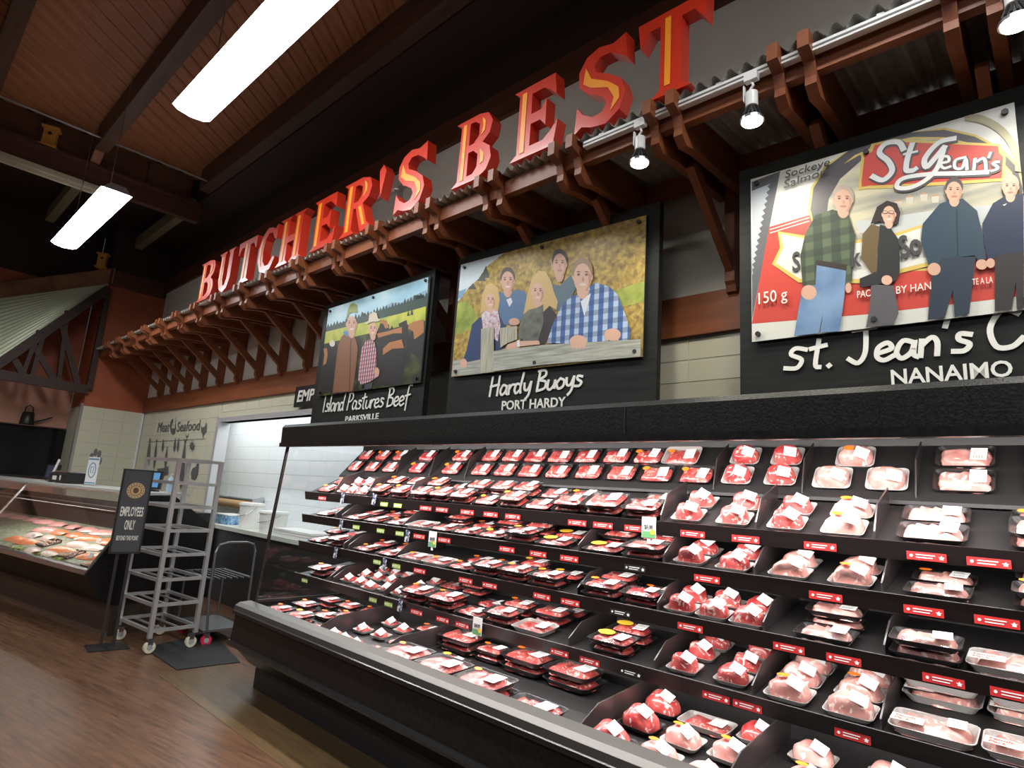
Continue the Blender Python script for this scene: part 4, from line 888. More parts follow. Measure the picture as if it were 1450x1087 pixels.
for k, st in PK.items():
    y0, z0 = EDGE[k]; t = TILT[k]; ang = math.atan(t); sx_ = math.cos(ang); nrm = Vector((0, -math.sin(ang), math.cos(ang))); sdir = Vector((0, math.cos(ang), math.sin(ang)))
    smax = DEP[k]/math.cos(ang)
    items = []
    for w in st.split():
        f = ZM[w[0]]; c = w[-1]; a, b = w[1:-1].split(','); px = f(float(a), float(b))
        stack = 1
        if c in 'SXWLG': stack = 2; c = {'S':'s','X':'x','W':'w','L':'l','G':'F'}[c]
        y_st = c == 'y'
        if y_st: c = 's'
        K = KIND.get(c) or ROAST[c]
        hh = K.get('top', K['h'])
        p = plane_pt(k, px, hh*.8+(stack-1)*K.get('top', .03))
        sc = 1.0
        if k == 5: sc = 1.32 if c == 'x' else 1.15 if c in 'sgl' else 1.1 if c in 'Rrp' else 1
        if k == 4: sc = 1.17 if c in 'sgl' else 1.12 if c in 'xp' else 1
        if k in (1, 3) and c == 'w': sc = 1.08
        if k in (2, 3) and c in 'sl': sc = 1.1
        hh *= sc
        it = dict(c=c, K=K, x=p.x, sc=sc, s=(p-Vector((p.x, y0, z0))).dot(sdir), w=K['w']*sc*(1.07 if c in ROAST else 1.02), d=K['d']*sc*(1.09 if c in ROAST else 1.04), h=hh, stack=stack, y=y_st, lift=0)
        items.append(it)
    # every bin between two dividers is filled row by row; the kind comes from the nearest pack seen in the photo
    placed = []
    edges = [CX0+.05]+sorted(DIVX[k])+[.12]
    lo = .035 if k == 0 else .006
    pitch = {0: .142, 1: .15, 2: .155, 3: .155, 4: .17, 5: .232}[k]
    nrow = {0: 2, 1: 2, 2: 2, 3: 2, 4: 3, 5: 3}[k]
    for b0, b1 in zip(edges[:-1], edges[1:]):
        for r in range(nrow):
            x = b0+.006+rp.uniform(0, .012); row = []
            while x < b1-.05:
                sc_ = lo+(r+.5)*pitch
                near = min(items, key=lambda o: abs(o['x']-x-.09)+.45*abs(o['s']-sc_)+(1.0 if any(min(o['x'], x+.09) < dx_ < max(o['x'], x+.09) for dx_ in DIVX[k]) else 0))
                w_, d_ = near['w'], near['d']
                xc = x+w_/2; s2 = max(lo+d_/2, min(sc_+rp.uniform(-.3, .3)*max(0, pitch-d_), smax-.012-d_/2))
                q_ = Vector((xc, y0, z0))+sdir*s2-CAM; dz_ = q_.dot(FW)
                seen = 543.5-FPX*q_.dot(UP)/dz_ < 1105 and 725+FPX*q_.dot(RT)/dz_ < 1480
                if xc+w_/2 > b1-.005 or not seen or any((w_+o['w'])/2 > abs(xc-o['x']) and (d_+o['d'])/2 > abs(s2-o['s']) for o in placed):
                    x += .012; continue
                if rp.random() > .02: row.append(dict(near, x=xc, s=s2, lift=0)); placed.append(row[-1])
                x = xc+w_/2+rp.uniform(.001, .012)
            if row and all(i['d'] <= pitch for i in placed if b0 < i['x'] < b1):
                slack = b1-.005-row[-1]['x']-row[-1]['w']/2
                for i_, it in enumerate(row): it['x'] += min(slack, .2)*(i_+.5)/len(row)
    for it in placed:
        if it['stack'] > 1 and (it['h']*2.3 > {0: .12, 1: .10, 2: .12, 3: .15, 4: .17, 5: .2}[k] or rp.random() < .2): it['stack'] = 1
    n0 = len(placed)
    for it in placed:       # second packs on top where nothing rests on the first
        if k and it['c'] in 'sgxw' and it['stack'] == 1 and it['lift'] == 0 and rp.random() < .45 and it['h']*2.3 < {1: .09, 2: .13, 3: .15, 4: .17, 5: .2}[k]:
            if not any(o is not it and o['lift'] > 0 and (it['w']+o['w'])/2 > abs(it['x']-o['x']) and (it['d']+o['d'])/2 > abs(it['s']-o['s']) for o in placed): it['stack'] = 2
    print('tier', k, 'given', len(items), 'placed', n0, 'with fill', len(placed))
    placed.sort(key=lambda i: i['x'])
    # stacks become single packs of their own
    flat_items = []
    for it in placed:
        for q in range(it['stack']):
            flat_items.append((it, it['lift']+q*(it['h']*1.13+.001), q))
    for i, (it, lf, q) in enumerate(flat_items):
        c, K = it['c'], it['K']
        desc = DESC['y'] if it['y'] else DESC[c]
        lab = '%s, %s, %s pack from the left' % (desc, TIER[k], ordinal(i+1))
        yaw = rp.uniform(-.045, .045)
        P_ = Vector((it['x']+rp.uniform(-.004, .004)*q, y0, z0))+sdir*it['s']+nrm*(lf+.0015)
        root = thing(K['name'], P_, lab, 'meat package', 'meat packs on the '+TIER[k], (ang, 0, yaw if it['stack'] == 1 else yaw*.5))
        root.scale = (it['sc'],)*3
        inst('tray', K['tray'], root)
        inst('meat', rp.choice(K['meat']), root)
        if c in KIND:
            tp = K['top']
            inst('film', rp.choice(K['film']), root)
            sc = K['w']/.205
            if c != 'F':
                inst('price_label', LAB, root, (K['w']*.24, rp.uniform(-.01, .01), tp+.004), (0,0,rp.uniform(-.12,.12)), (sc, sc, 1))
                if it['y']: inst('sticker', STY, root, (-.04, .01, tp+.0045), None, (1.6,1.6,1))
                elif rp.random() < .5: inst('sticker', STO if rp.random() < .85 else STY, root, (-K['w']*.3, K['d']*.18, tp+.003), (0,0,rp.uniform(-.3,.3)))
            else:
                inst('price_label', LAB, root, (.07, .01, tp+.004), (0,0,.05))
                fpb = inst('family_label', FPL, root, (-.07, -.045, tp+.004), (0,0,rp.uniform(-.08,.08))); inst('label_print', FAMT, fpb)
        else:
            a = R_(38); e = rp.uniform(.1, .4)
            inst('price_label', CL, root, (K['w']*.24, -K['d']*.26, K['h']*.86+.012), (R_(24), R_(22), rp.uniform(-.3, .2)), (.62, .8, 1))
            if c in 'pP' and rp.random() < .6: inst('sticker', STO, root, (-K['w']*.1, -.01, K['h']*1.08+.006), (0,0,rp.uniform(-.3,.3)))

# ------------------------------------------------------------------ seafood counter
DR = R_(10.6)
d0 = Vector((-7.08, 1.96, 0))
deli = thing('seafood_counter', d0, 'dark glass-fronted seafood counter with sloping glass', 'display case', None, (0,0,DR))
prof = [(0,0),(0,.07),(-.144,.397),(-.274,.61),(-.245,.654),(.2,1.375),(.44,1.39),(.955,1.056),(1.0,.66),(1.0,0)]
MB().prism([(0,.3),(-.144,.397),(-.274,.61),(-.245,.654),(.2,1.375),(.44,1.39),(.955,1.056),(1.0,.66),(1.0,.3)], 'x', -.03, 0).build('end_panel', M_black, deli)
MB().prism([(.03,0),(.03,.32),(.95,.32),(.95,0)], 'x', -6, -.02).build('kick_base', mat('bronze_brown_panel', (.05,.035,.025), .35), deli)
MB().box(-6, -.02, .015, .03, 0, .035).build('kick_trim', M_silver, deli)
MB().prism([(.0,.3),(-.13,.4),(-.262,.6),(-.235,.645),(-.15,.645),(-.05,.5),(.95,.5),(.95,.3)], 'x', -6, -.03).build('body', M_black, deli)
MB().prism([(-.275,.6),(-.265,.64),(-.235,.652),(-.22,.635),(-.255,.59)], 'x', -6, -.03).build('front_rail', M_silver, deli)
MB().prism([(-.2,.62),(.75,.88),(.75,.84),(-.2,.58)], 'x', -6, -.04).build('ice_deck', mat('pale_green_ice', (.22,.25,.16), .5, fn=ramp_noise((.12,.15,.08), (.34,.37,.27), 30, bump=.3)), deli)
MB().box(-6, -.03, .75, .95, .5, 1.2).build('rear_wall', M_blackmat, deli)
MB().prism([(.16,1.375),(.16,1.40),(.62,1.41),(.62,1.375)], 'x', -6, 0).build('counter_top', mat('pale_counter', (.55,.57,.53), .35), deli)
for xa, xb in ((-3.0, -.04), (-6, -3.04)):
    MB().prism([(-.235,.66),(.18,1.375),(.186,1.372),(-.229,.657)], 'x', xa, xb).build('front_glass', M_glass, deli)
MB().bar((-3.02, -.235, .66), (-3.02, .18, 1.375), .025, .02).build('glass_mullion', M_silver, deli)
MB().bar((-.02, -.25, .655), (-.02, .19, 1.375), .022, .02).build('glass_edge', M_silver, deli)
for a, b in ((-.15, .2), (.3, .6)): MB().bar((-6, b, 1.16), (-.05, b, 1.16), .02, .01).build('inner_rail', M_silver, deli)
area('counter_light', (-1.8, .3, 1.34), 3.4, .06, 22, col=(1,.96,.9), parent=deli)
MB().box(-3.5, -.1, .26, .32, 1.345, 1.372).build('counter_lamp', M_white, deli)
M_salmon = mat('salmon_fillet', (.85,.22,.07), .35, coat=.4, fn=ramp_noise((.8,.17,.05), (.92,.36,.16), 12, 3, (.35,.65), (1,5,1)))
M_wfish = mat('pale_fillet', (.75,.58,.48), .35, coat=.4, fn=ramp_noise((.68,.46,.38), (.85,.74,.64), 14))
M_pinkfish = mat('pink_fillet', (.85,.36,.34), .35, coat=.4, fn=ramp_noise((.8,.3,.28), (.9,.5,.45), 10))
M_leaf = mat('garnish_leaf', (.12,.28,.03), .5, fn=ramp_noise((.07,.2,.02), (.35,.45,.06), 30))
M_shrimp = mat('prawn', (.7,.42,.3), .4, fn=ramp_noise((.6,.3,.2), (.85,.65,.5), 30))
def fillet(nx=14, ny=5, seed=0):
    vs = []
    for j in range(ny+1):
        for i in range(nx+1):
            u, v = i/nx, j/ny; wd = (.5+.5*math.sin(math.pi*min(1, u*.8+.22)))*.5
            e = math.sin(math.pi*v)**.6*math.sin(math.pi*min(max(u, .02), .98))**.4
            vs.append(((u-.5), (v-.5)*2*wd+.03*math.sin(u*5+seed), e*(1+.2*noise.noise(Vector((u*5, v*5, seed))))))
    fs = [(j*(nx+1)+i, j*(nx+1)+i+1, (j+1)*(nx+1)+i+1, (j+1)*(nx+1)+i) for j in range(ny) for i in range(nx)]
    return MB().add(vs, fs)
FM = {'salmon': mesh_of(fillet(), M_salmon, True), 'pale': mesh_of(fillet(seed=2), M_wfish, True), 'pink': mesh_of(fillet(seed=4), M_pinkfish, True)}
rf = random.Random(5)
n_f = {}
def deck_pt(lx, ly):
    z = .62+(ly+.2)*(.26/.95)+.004
    c, s_ = math.cos(DR), math.sin(DR)
    return Vector((d0.x+lx*c-ly*s_, d0.y+lx*s_+ly*c, z))
DA = math.atan(.26/.95)
SEATRAY = ((-.25,-.08),(-.28,.12),(-.95,-.02),(-1.85,.1))
rows = [(.04, 'salmon', -.62, -2.9, .40), (.22, 'pale', -.6, -2.9, .40), (.40, 'salmon', -.35, -2.9, .40), (.60, 'pink', -.4, -5.6, .42), (-.10, 'pale', -.7, -2.0, .41)]
for ri, (ly, kind, xa, xb, stp) in enumerate(rows):
    x = xa; j = 0
    while x > xb:
        if any(abs(x-tx) < .31 and abs(ly-ty) < .15 for tx, ty in SEATRAY): x -= .1; continue
        j += 1
        kd = kind if rf.random() < .8 else rf.choice(list(FM))
        o = inst('fish_fillet', FM[kd], None, deck_pt(x, ly), (DA, 0, DR+rf.uniform(-.25, .25)), (.40, .17, .035))
        tag(o, '%s fish fillet, %s row from the counter glass, %s from the right' % ({'salmon':'orange salmon','pale':'pale','pink':'pink'}[kd], ordinal([2,3,4,5,1][ri]), ordinal(j)), 'fish', 'fillets in the seafood counter')
        x -= stp
# garnish
for j, x in enumerate((-.95, -1.3, -1.95)):
    mb = MB()
    for q in range(26):
        a = rf.uniform(0, 6.28); r = rf.uniform(0, .09); px_, py_ = r*math.cos(a)*1.6, r*math.sin(a)*.6; h = rf.uniform(.005, .03)
        b = rf.uniform(0, 6.28); l = .03
        mb.add([(px_,py_,h),(px_+l*math.cos(b)-.01*math.sin(b),py_+l*math.sin(b)+.01*math.cos(b),h+.014),(px_+2*l*math.cos(b),py_+2*l*math.sin(b),h),(px_+l*math.cos(b)+.01*math.sin(b),py_+l*math.sin(b)-.01*math.cos(b),h+.004)], [(0,1,2,3)])
    o = mb.build('leaf_garnish', M_leaf, None, deck_pt(x, -.165), (DA,0,DR))
    tag(o, 'green leafy garnish at the front of the seafood counter, %s' % ('rightmost','middle','leftmost')[j], 'garnish', 'leaf garnish')
for j, (x, ly) in enumerate(SEATRAY):
    t = thing('seafood_tray', deck_pt(x, ly)+Vector((0,0,.001)), 'black tray of prawns and shellfish in the counter, %s from the right' % ordinal(j+1), 'tray', 'shellfish trays', (DA,0,DR))
    MB().prism([(-.09,0),(-.1,.03),(-.096,.03),(-.085,.004),(.085,.004),(.096,.03),(.1,.03),(.09,0)], 'x', -.11, .11).build('tray', M_blackmat, t)
    mb = MB()
    for q in range(40):
        c_ = Vector((rf.uniform(-.095,.095), rf.uniform(-.07,.07), rf.uniform(.008,.03))); a = rf.uniform(0,6.28)
        mb.tube([c_, c_+Vector((math.cos(a)*.015, math.sin(a)*.015, .006)), c_+Vector((math.cos(a+.8)*.028, math.sin(a+.8)*.028, .002))], [.005,.008,.004], 6)
    tag(mb.build('prawns', M_shrimp, t), kind='stuff')
for j, (x, ly) in enumerate(((-.5,-.02),(-1.1,.3),(-.75,.3),(-2.3,.1))):
    o = MB().box(-.045,.045,-.002,.002,0,.055).build('fish_price_card', M_label, None, deck_pt(x, ly)+Vector((0,-.02,.024)), (R_(-25),0,DR))
    tag(o, 'small white price card among the fish, %s from the right' % ordinal(j+1), 'price card', 'seafood price cards')
# things on the counter top
def ctop(px, py): return onz(px, py, 1.412)
def dl(lx, ly, z=1.412):
    c, s_ = math.cos(DR), math.sin(DR); return Vector((d0.x+lx*c-ly*s_, d0.y+lx*s_+ly*c, z))
t = thing('counter_scale', dl(-2.45, .42), 'black label-printing scale on the seafood counter', 'scale', None, (0,0,DR))
MB().prism([(-.14,0),(-.14,.1),(-.1,.13),(.14,.13),(.14,0)], 'x', -.24, .24).build('body', M_blackmat, t)
MB().box(-.2, .2, -.1, .12, .13, .145).build('weighing_plate', M_steel, t)
MB().box(-.14, -.02, -.1405, -.139, .03, .08).build('label_slot', M_label, t); MB().box(.06, .1, -.1405, -.139, .03, .09).build('label_slot', M_label, t)
M_scr = mat('tablet_screen', (.10,.25,.45), .2, emit=.5)
def tablet(loc, label, w=.17, h=.16, m=M_scr):
    t = thing('counter_tablet', loc, label, 'screen', 'screens on the seafood counter', (R_(-6),0,DR+R_(25)))
    MB().box(-w/2, w/2, -.012, .012, .02, .02+h).build('bezel', M_blackmat, t); MB().box(-w/2+.02, w/2-.03, -.0135, -.0125, .04, h).build('display', m, t)
    MB().box(-.05, .05, -.03, .06, 0, .015).build('foot', M_blackmat, t)
tablet(dl(-.42, .42), 'small lit blue screen on the counter near the black stand sign', .2, .2)
tablet(dl(-2.95, .4), 'dark screen on the counter beside the white card', .2, .2, mat('dim_screen', (.05,.05,.08), .2, emit=.05))
t = thing('table_card', dl(-2.72, .3), 'leaning narrow white card by the counter glass joint', 'card', None, (R_(-8), R_(14), DR))
MB().box(-.025, .025, -.004, .004, 0, .3).build('card', M_white, t); MB().box(-.03, .03, -.03, .03, 0, .012).build('holder', M_silver, t)
t = thing('notice_holder', dl(-1.72, .35), 'upright white and blue notice card on the seafood counter', 'sign', None, (0,0,DR+R_(20)))
MB().box(-.08, .08, -.003, .003, .01, .34).build('card', M_white, t); MB().box(-.09, .09, -.04, .04, 0, .01).build('base', M_glass, t)
B_ = mat('notice_blue', (.12,.28,.42), .5)
MB().box(-.075, .075, -.0042, -.0032, .305, .325).build('blue_header', B_, t); MB().box(-.075, .075, -.0042, -.0032, .02, .035).build('blue_footer', B_, t)
mb = MB(); e = ellipse(0, .18, .05, .09, 20); ribbon(mb, e+[e[0]], .014, lambda a, b: (a, -.0036, b)); ribbon(mb, [(-.02,.22),(.02,.22),(.018,.15),(-.018,.15),(-.02,.22)], .01, lambda a, b: (a, -.0038, b)); mb.build('printed_emblem', B_, t)
t = thing('metal_flower_ornament', dl(-2.02, .5), 'grey metal flower ornament standing behind the scale', 'ornament', None, (0,0,DR))
MB().prism(ellipse(0, 0, .05, .05, 12), 'z', 0, .01).build('base', M_steel, t)
for q in range(7):
    a = q*6.28/7; cx, cz = .12*math.cos(a), .30+.11*math.sin(a)
    MB().tube([(0,0,.01),(cx*.4,0,.2),(cx,0,cz)], .004, 6).build('stem', M_steel, t)
    MB().prism(ellipse(cx, cz, .05, .05, 10), 'y', -.01-.002*q, -.006-.002*q).build('petal', mat('grey_petal', (.12,.12,.12), .5), t)
t = thing('sanitiser_bottle', dl(.0-.12, .45), 'clear blue pump bottle behind the black stand sign', 'bottle')
MB().tube([(0,0,0),(0,0,.13),(0,0,.15),(0,0,.165)], [.035,.035,.02,.012], 14).build('bottle', mat('blue_clear_plastic', (.45,.6,.75), .2), t)
MB().tube([(0,0,.165),(0,0,.19),(.03,0,.195)], .007, 8).build('pump', M_white, t)

# television, watering can on the left wall
XT = XL-.95
q0, q1 = onx(0, 597, XT+.06), onx(108, 613, XT+.06)
t = thing('wall_television', (XT+.01, 1.9, 1.40), 'large black television on the left wall above the seafood counter', 'television')
MB().box(0, .07, -1.5, .72, 0, .88).build('frame', M_blackmat, t)
MB().box(.0705, .074, -1.47, .69, .03, .85).build('screen', mat('off_screen', (.004,.004,.005), .15), t)
wc = onx(36, 603, XT+.05)
t = thing('watering_can', (XT+.09, wc.y, 2.282), 'dark metal watering can on top of the television', 'watering can')
MB().tube([(0,0,0),(0,0,.02),(0,0,.2),(0,0,.22)], [.1,.105,.085,.06], 16).build('body', mat('dark_tin', (.05,.05,.045), .4, .7), t, smooth=True)
MB().tube([(0,.08,.05),(0,.2,.1),(0,.34,.17)], [.02,.014,.012], 8).build('spout', MATS['dark_tin'], t)
MB().tube([(0,-.06,.18),(0,-.05,.3),(0,.0,.34),(0,.05,.3),(0,.06,.19)], .01, 8).build('handle', MATS['dark_tin'], t)
tsh = MB().box(XT+.002, XT+.2, -.5, 2.4, 2.262, 2.28).build('wall_ledge', M_darkwoody); tag(tsh, 'narrow ledge above the television', 'shelf')

M_truss = wood('truss_timber', (.03,.013,.008), (.055,.025,.015), 1, .6)
# sloped corrugated canopy over the seafood counter with truss
A = onx(155, 402, XL+.02); Bp = onx(0, 422, XL-.88); Cp = onx(0, 507, XL+.02)
t = thing('counter_canopy', (XL, 2.4, 3.0), 'pale corrugated metal canopy with timber truss over the seafood counter', 'canopy')
T0 = Vector((XL, 2.4, 3.0))
def tri(A, B, C, ext=1.35):
    B2 = A+(B-A)*ext; C2 = A+(C-A)*ext; nn = (B-A).cross(C-A).normalized(); vs = []; N_ = 90
    for i in range(N_+1):
        f = i/N_; e = B2.lerp(C2, f); off = nn*(.022*math.sin(f*N_*1.05))
        vs += [A+off*.2-T0, e+off-T0]
    return MB().add(vs, [(2*i, 2*i+1, 2*i+3, 2*i+2) for i in range(N_)])
tri(A, Bp, Cp).build('roof_sheet', mat('canopy_sheet', (.55,.58,.40), .35, .2), t)
dB = (Bp-A)*1.35; up = Vector((0,0,.29)); A1 = A+(A-Bp).normalized()*.05
MB().add([A1-T0, A+dB-T0, A+dB+up-T0, A1+up-T0, A1-T0+Vector((-.05,-.04,0)), A+dB-T0+Vector((-.05,-.04,0)), A+dB+up-T0+Vector((-.05,-.04,0)), A1+up-T0+Vector((-.05,-.04,0))], [(0,1,2,3),(4,5,6,7),(0,1,5,4),(1,2,6,5),(2,3,7,6),(3,0,4,7)]).build('fascia_board', mat('light_brown_board', (.26,.12,.05), .55, fn=ramp_noise((.2,.09,.04), (.32,.15,.065), 4)), t)
dC = (Cp-A)*1.35
MB().bar(A+Vector((.03,0,-.09))-T0, A+dC+Vector((.03,0,-.09))-T0, .08, .14).build('rake_timber', M_truss, t)
ch = [onx(0, 530, XL+.02), onx(125, 552, XL+.02)]
MB().bar(ch[0]-(ch[1]-ch[0])*.4-T0, ch[1]-T0, .08, .15).build('bottom_chord', M_truss, t)
MB().bar(ch[1]-T0, A-T0+Vector((0,0,-.1)), .08, .12).build('end_post', M_truss, t)
for a, b in (((55,468),(30,535)),((15,500),(36,535)),((45,485),(78,540)),((95,440),(82,545)),((88,462),(112,552)),((62,470),(45,532))):
    MB().bar(onx(*a, XL+.02)-T0, onx(*b, XL+.02)-T0, .06, .09).build('web_timber', M_truss, t)
# ------------------------------------------------------------------ rack, stand sign, cart, mats
M_alu = mat('rack_aluminium', (.62,.61,.60), .38, .75)
rk = thing('bakery_rack', (-6.6, 2.25, 0), 'tall empty aluminium sheet-pan rack on casters', 'rack', None, (0,0,R_(6)))
X0, X1, Y0, Y1 = -.34, .34, -.2, .21
for x in (X0, X1):
    for y in (Y0, Y1): MB().box(x-.018, x+.018, y-.018, y+.018, .14, 1.76).build('post', M_alu, rk)
for i in range(8):
    z = .2+i*.2214
    for y in (Y0, Y1): MB().box(X0+.019, X1-.019, y-.014, y+.014, z-.014, z+.014).build('side_rail', M_alu, rk)
    MB().box(X1-.014, X1+.014, Y0+.019, Y1-.019, z-.014, z+.014).build('cross_rail', M_alu, rk)
    MB().box(X0-.014, X0+.014, Y0+.019, Y1-.019, z-.014, z+.014).build('cross_rail', M_alu, rk)
    for y in (-.07, .075): MB().box(X0+.019, X1-.019, y-.01, y+.01, z-.012, z).build('runner', M_alu, rk)
def caster(par, x, y, zt, wm):
    c = MB().prism([(-.03,.12),(.03,.12),(.012,.045),(-.012,.045)], 'y', -.022, .022).build('caster', M_steel, par, (x, y, zt-.13))
    MB().tube([(-.016,0,.05),(.016,0,.05)], .05, 18).build('wheel', wm, c)
    MB().tube([(-.02,0,.05),(.02,0,.05)], .024, 12).build('hub', MATS['lamp_grey'], c)
M_cream = mat('cream_caster', (.6,.56,.42), .5)
for x in (X0+.02, X1-.02):
    for y in (Y0+.02, Y1-.02): caster(rk, x, y, .137, M_cream)
st = thing('stand_sign', (-6.66, 1.88, 0), 'black EMPLOYEES ONLY stand sign in front of the rack', 'sign', None, (0,0,R_(90-6)))
MB().box(-.16, .16, -.13, .13, .002, .012).build('base_plate', M_blackmat, st)
for x in (-.05, .05): MB().box(x-.012, x+.012, .0, .02, .012, 1.5).build('post', M_blackmat, st)
MB().box(-.128, .128, -.022, -.001, .84, 1.63).build('frame', M_blackmat, st)
MB().box(-.112, .112, -.0235, -.0222, .86, 1.615).build('face_panel', mat('charcoal_poster', (.06,.06,.065), .5), st)
MB().prism(ellipse(0, 1.43, .075, .075, 32), 'y', -.0246, -.0237).build('round_emblem', mat('gold_emblem', (.55,.42,.20), .5), st)
em = MB(); em.prism(ellipse(0, 1.43, .05, .05, 28), 'y', -.0255, -.0248, flat((.30,.10,.05))); em.prism(ellipse(0, 1.43, .042, .042, 28), 'y', -.0263, -.0257, MATS['gold_emblem']); em.prism(ellipse(0, 1.43, .024, .028, 16), 'y', -.027, -.0265, flat((.12,.05,.03)))
for q in range(16):
    a = q*6.283/16; em.prism(ellipse(.0625*math.cos(a), 1.43+.0625*math.sin(a), .006, .008, 6), 'y', -.0255, -.0248, flat((.30,.10,.05)))
em.build('emblem_print', None, st)
text_part('EMPLOYEES', WH, st, -.095, 1.19, .19, .085, -.026, bold=.02); text_part('ONLY', WH, st, -.042, 1.065, .085, .085, -.026, bold=.02); text_part('BEYOND THIS POINT', WH, st, -.09, .965, .18, .042, -.026, bold=.015)
ct = thing('steel_cart', (-6.62, 2.78, 0), 'dark steel trolley with arched handle behind the rack', 'cart')
M_dk = mat('dull_steel_tube', (.2,.2,.2), .4, .8)
MB().tube([(.32,-.17,.14),(.32,-.2,.5),(.32,-.2,.88),(.32,-.17,.95),(.32,-.1,.97),(.32,.1,.97),(.32,.17,.95),(.32,.2,.88),(.32,.2,.14)], .014, 8).build('handle', M_dk, ct)
MB().box(-.36, .31, -.2, .2, .12, .14).build('lower_deck', M_dk, ct)
for z in (.62,):
    MB().tube([(.31,-.2,z),(-.36,-.2,z),(-.36,.2,z),(.31,.2,z)], .01, 6).build('shelf_rim', M_dk, ct)
    for q in range(7): MB().bar((-.36, -.18+q*.06, z), (.31, -.18+q*.06, z), .012).build('shelf_wire', M_dk, ct)
for y in (-.2, .2): MB().tube([(-.36,y,.12),(-.36,y,.63)], .012, 8).build('upright', M_dk, ct)
M_redw = mat('red_caster', (.6,.02,.06), .4)
for x in (-.32, .28):
    for y in (-.15, .15): caster(ct, x, y, .122, M_redw)
M_mat = mat('black_rubber_mat', (.012,.012,.012), .7, fn=ramp_noise((.008,.008,.008), (.02,.02,.02), 60, bump=.4))
o = MB().add([(*onz(x, y, 0).to_2d(), z) for z in (.001, .008) for x, y in ((250,949),(340,938),(300,895),(205,918))], [(0,1,2,3)[::-1],(4,5,6,7),(0,1,5,4),(1,2,6,5),(2,3,7,6),(3,0,4,7)]).build('floor_mat', M_mat)
tag(o, 'black rubber mat on the floor under the rack', 'mat')

# prep counter
pc = thing('prep_counter', (-7.0, 3.87, 0), 'dark prep counter with pale worktop behind the opening', 'counter')
MB().box(-2.3, 2.0, -.3, .35, 0, .92).build('cabinet', mat('dark_cabinet', (.03,.028,.026), .4), pc)
MB().box(-2.32, 2.02, -.33, .37, .92, .97).build('worktop', mat('pale_worktop', (.58,.60,.52), .4), pc)
def bucket(x, r, h, label):
    t = thing('white_bucket', (x, 3.75, .971), label, 'bucket', 'white plastic buckets')
    MB().tube([(0,0,0),(0,0,h)], [r*.85, r], 20).build('tub', M_white, t, smooth=False)
    MB().tube([(0,0,h*.9),(0,0,h*.95)], [r*1.06, r*1.06], 20).build('rim', M_white, t)
    MB().tube([(-r*1.02,0,h*.85),(-r*.8,-r*.8,h*.55),(0,-r*1.15,h*.45),(r*.8,-r*.8,h*.55),(r*1.02,0,h*.85)], .004, 6).build('bail', M_silver, t)
bucket(-8.2, .16, .33, 'taller white bucket on the prep counter'); bucket(-7.55, .18, .26, 'wider white bucket on the prep counter, right of the taller one')
t = thing('blue_box', (-8.95, 3.8, .971), 'clear storage box with blue contents left of the buckets', 'box')
MB().box(-.24, .24, -.13, .13, 0, .12).build('contents', mat('blue_bags', (.08,.3,.6), .4, fn=ramp_noise((.03,.12,.35), (.35,.6,.8), 20)), t); MB().box(-.25, .25, -.14, .14, .122, .135).build('lid', M_white, t)
t = thing('white_tray_stack', (-6.75, 3.75, .971), 'stack of low white trays at the right of the prep counter', 'tray')
for q in range(3): MB().box(-.45, .45, -.16, .16, q*.03, q*.03+.026).build('tray', M_white, t)
t = thing('paper_roll_dispenser', (-9.75, 4.12, 1.27), 'steel wall dispenser with brown paper roll', 'dispenser')
MB().tube([(-.75,0,-.04),(.75,0,-.04)], .06, 18).build('paper_roll', mat('kraft_paper', (.55,.33,.17), .7), t)
MB().box(-.85, .85, -.02, .12, .045, .055).build('top_bar', M_steel, t)
for x in (-.85, .8): MB().prism([(.11,.1),(-.06,.05),(-.06,-.06),(.11,-.12)], 'x', x, x+.04).build('side_bracket', M_steel, t)

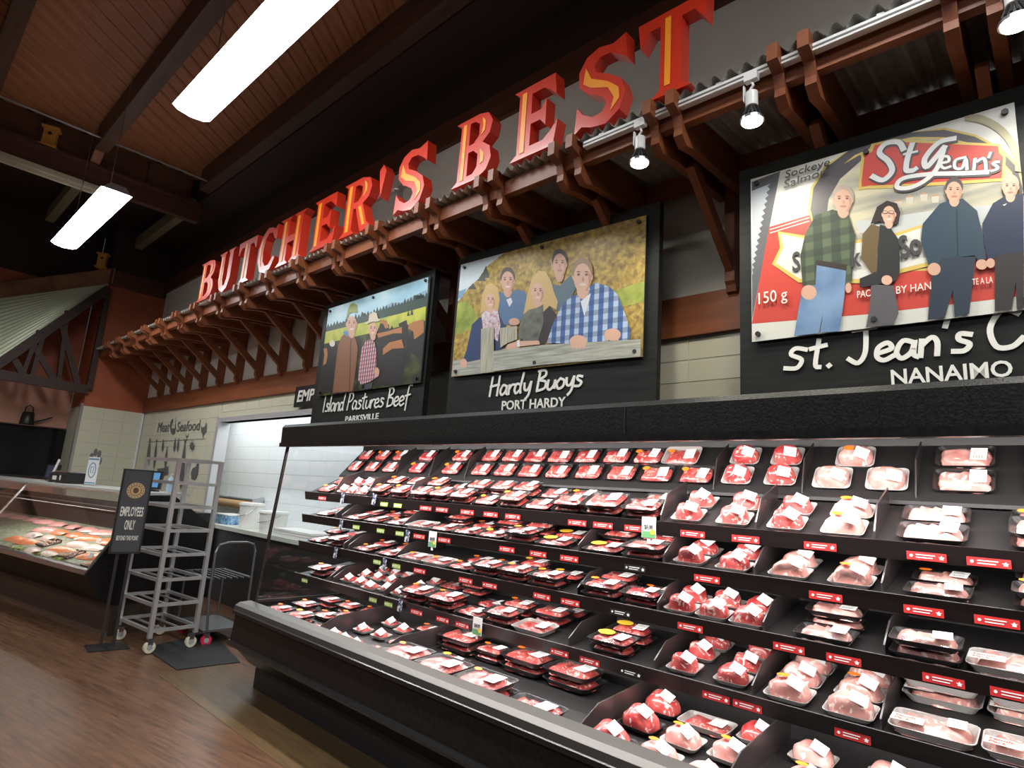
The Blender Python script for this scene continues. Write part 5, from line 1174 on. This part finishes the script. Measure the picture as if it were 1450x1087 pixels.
# mural on the cream wall
mu = thing('wall_mural', (-11.3, YW-.0095, 1.4), 'black Meat and Seafood mural with hanging fish on cream tiles', 'mural')
def mloc(x, y):
    p = ony(100+x/5.78, 550+y/5.78, YW-.012); return p.x+11.3, p.z-1.4
def mtext(txt, a, b, h, bold=.0):
    p, q, r = mloc(*a), mloc(*b), mloc(a[0], a[1]-h)
    text_part(txt, M_ink, mu, p[0], p[1], q[0]-p[0], r[1]-p[1], -.003, bold=bold)
mtext('Meat', (708,358), (802,352), 80); mtext('Seafood', (866,352), (1052,336), 80)
mb = MB(); yv = [0]
def sil(pts):
    yv[0] += 1; q = [mloc(*p) for p in pts]; bm = poly_fill([q]); bm.verts.index_update()
    mb.add([(v.co.x, -.0025-.0001*yv[0], v.co.z) for v in bm.verts], [tuple(v.index for v in f.verts) for f in bm.faces], M_ink); bm.free()
sil(ellipse(836, 312, 23, 64)); sil([(1066,300),(1078,320),(1098,310),(1108,275),(1114,300),(1108,350),(1088,380),(1086,400),(1080,400),(1080,378),(1068,350)])
sil([(630,434),(1110,408),(1110,412),(630,438)])
for x, y0, y1, w in ((650,400,660,20),(705,410,660,14),(760,412,520,12),(790,470,660,14),(858,400,520,14),(885,400,520,12),(940,400,830,26)):
    sk = -.10
    f = lambda t, o: (x+o+(y0+(y1-y0)*t-y0)*sk, y0+(y1-y0)*t)
    sil([f(0,-w*.5), f(.06,0), f(0,w*.5), f(.12,w*.15), f(.4,w*.55), f(.7,w*.7), f(.92,w*.3), f(1,0), f(.92,-w*.3), f(.7,-w*.7), f(.4,-w*.55), f(.12,-w*.15)])
sil([(938,365),(950,390),(970,370),(955,400),(945,400)])
sil(ellipse(993, 470, 17, 32)); 
for a in range(10): sil([(993,470),(993+30*math.cos(a*.63),470+52*math.sin(a*.63)),(993+28*math.cos(a*.63+.1),470+50*math.sin(a*.63+.1))])
for c in ([(1040,590),(1050,600),(1040,700),(1020,745),(990,740),(985,690),(1000,650),(1025,640)], [(710,655),(760,650),(800,635),(795,700),(740,720),(712,720)]): sil(c)
mb.build('painted_figures', M_ink, mu)
text_part('&', flat((.66,.63,.48)), mu, mloc(826, 345)[0], mloc(826, 345)[1]+.04, .15, .2, -.007, bold=.02)
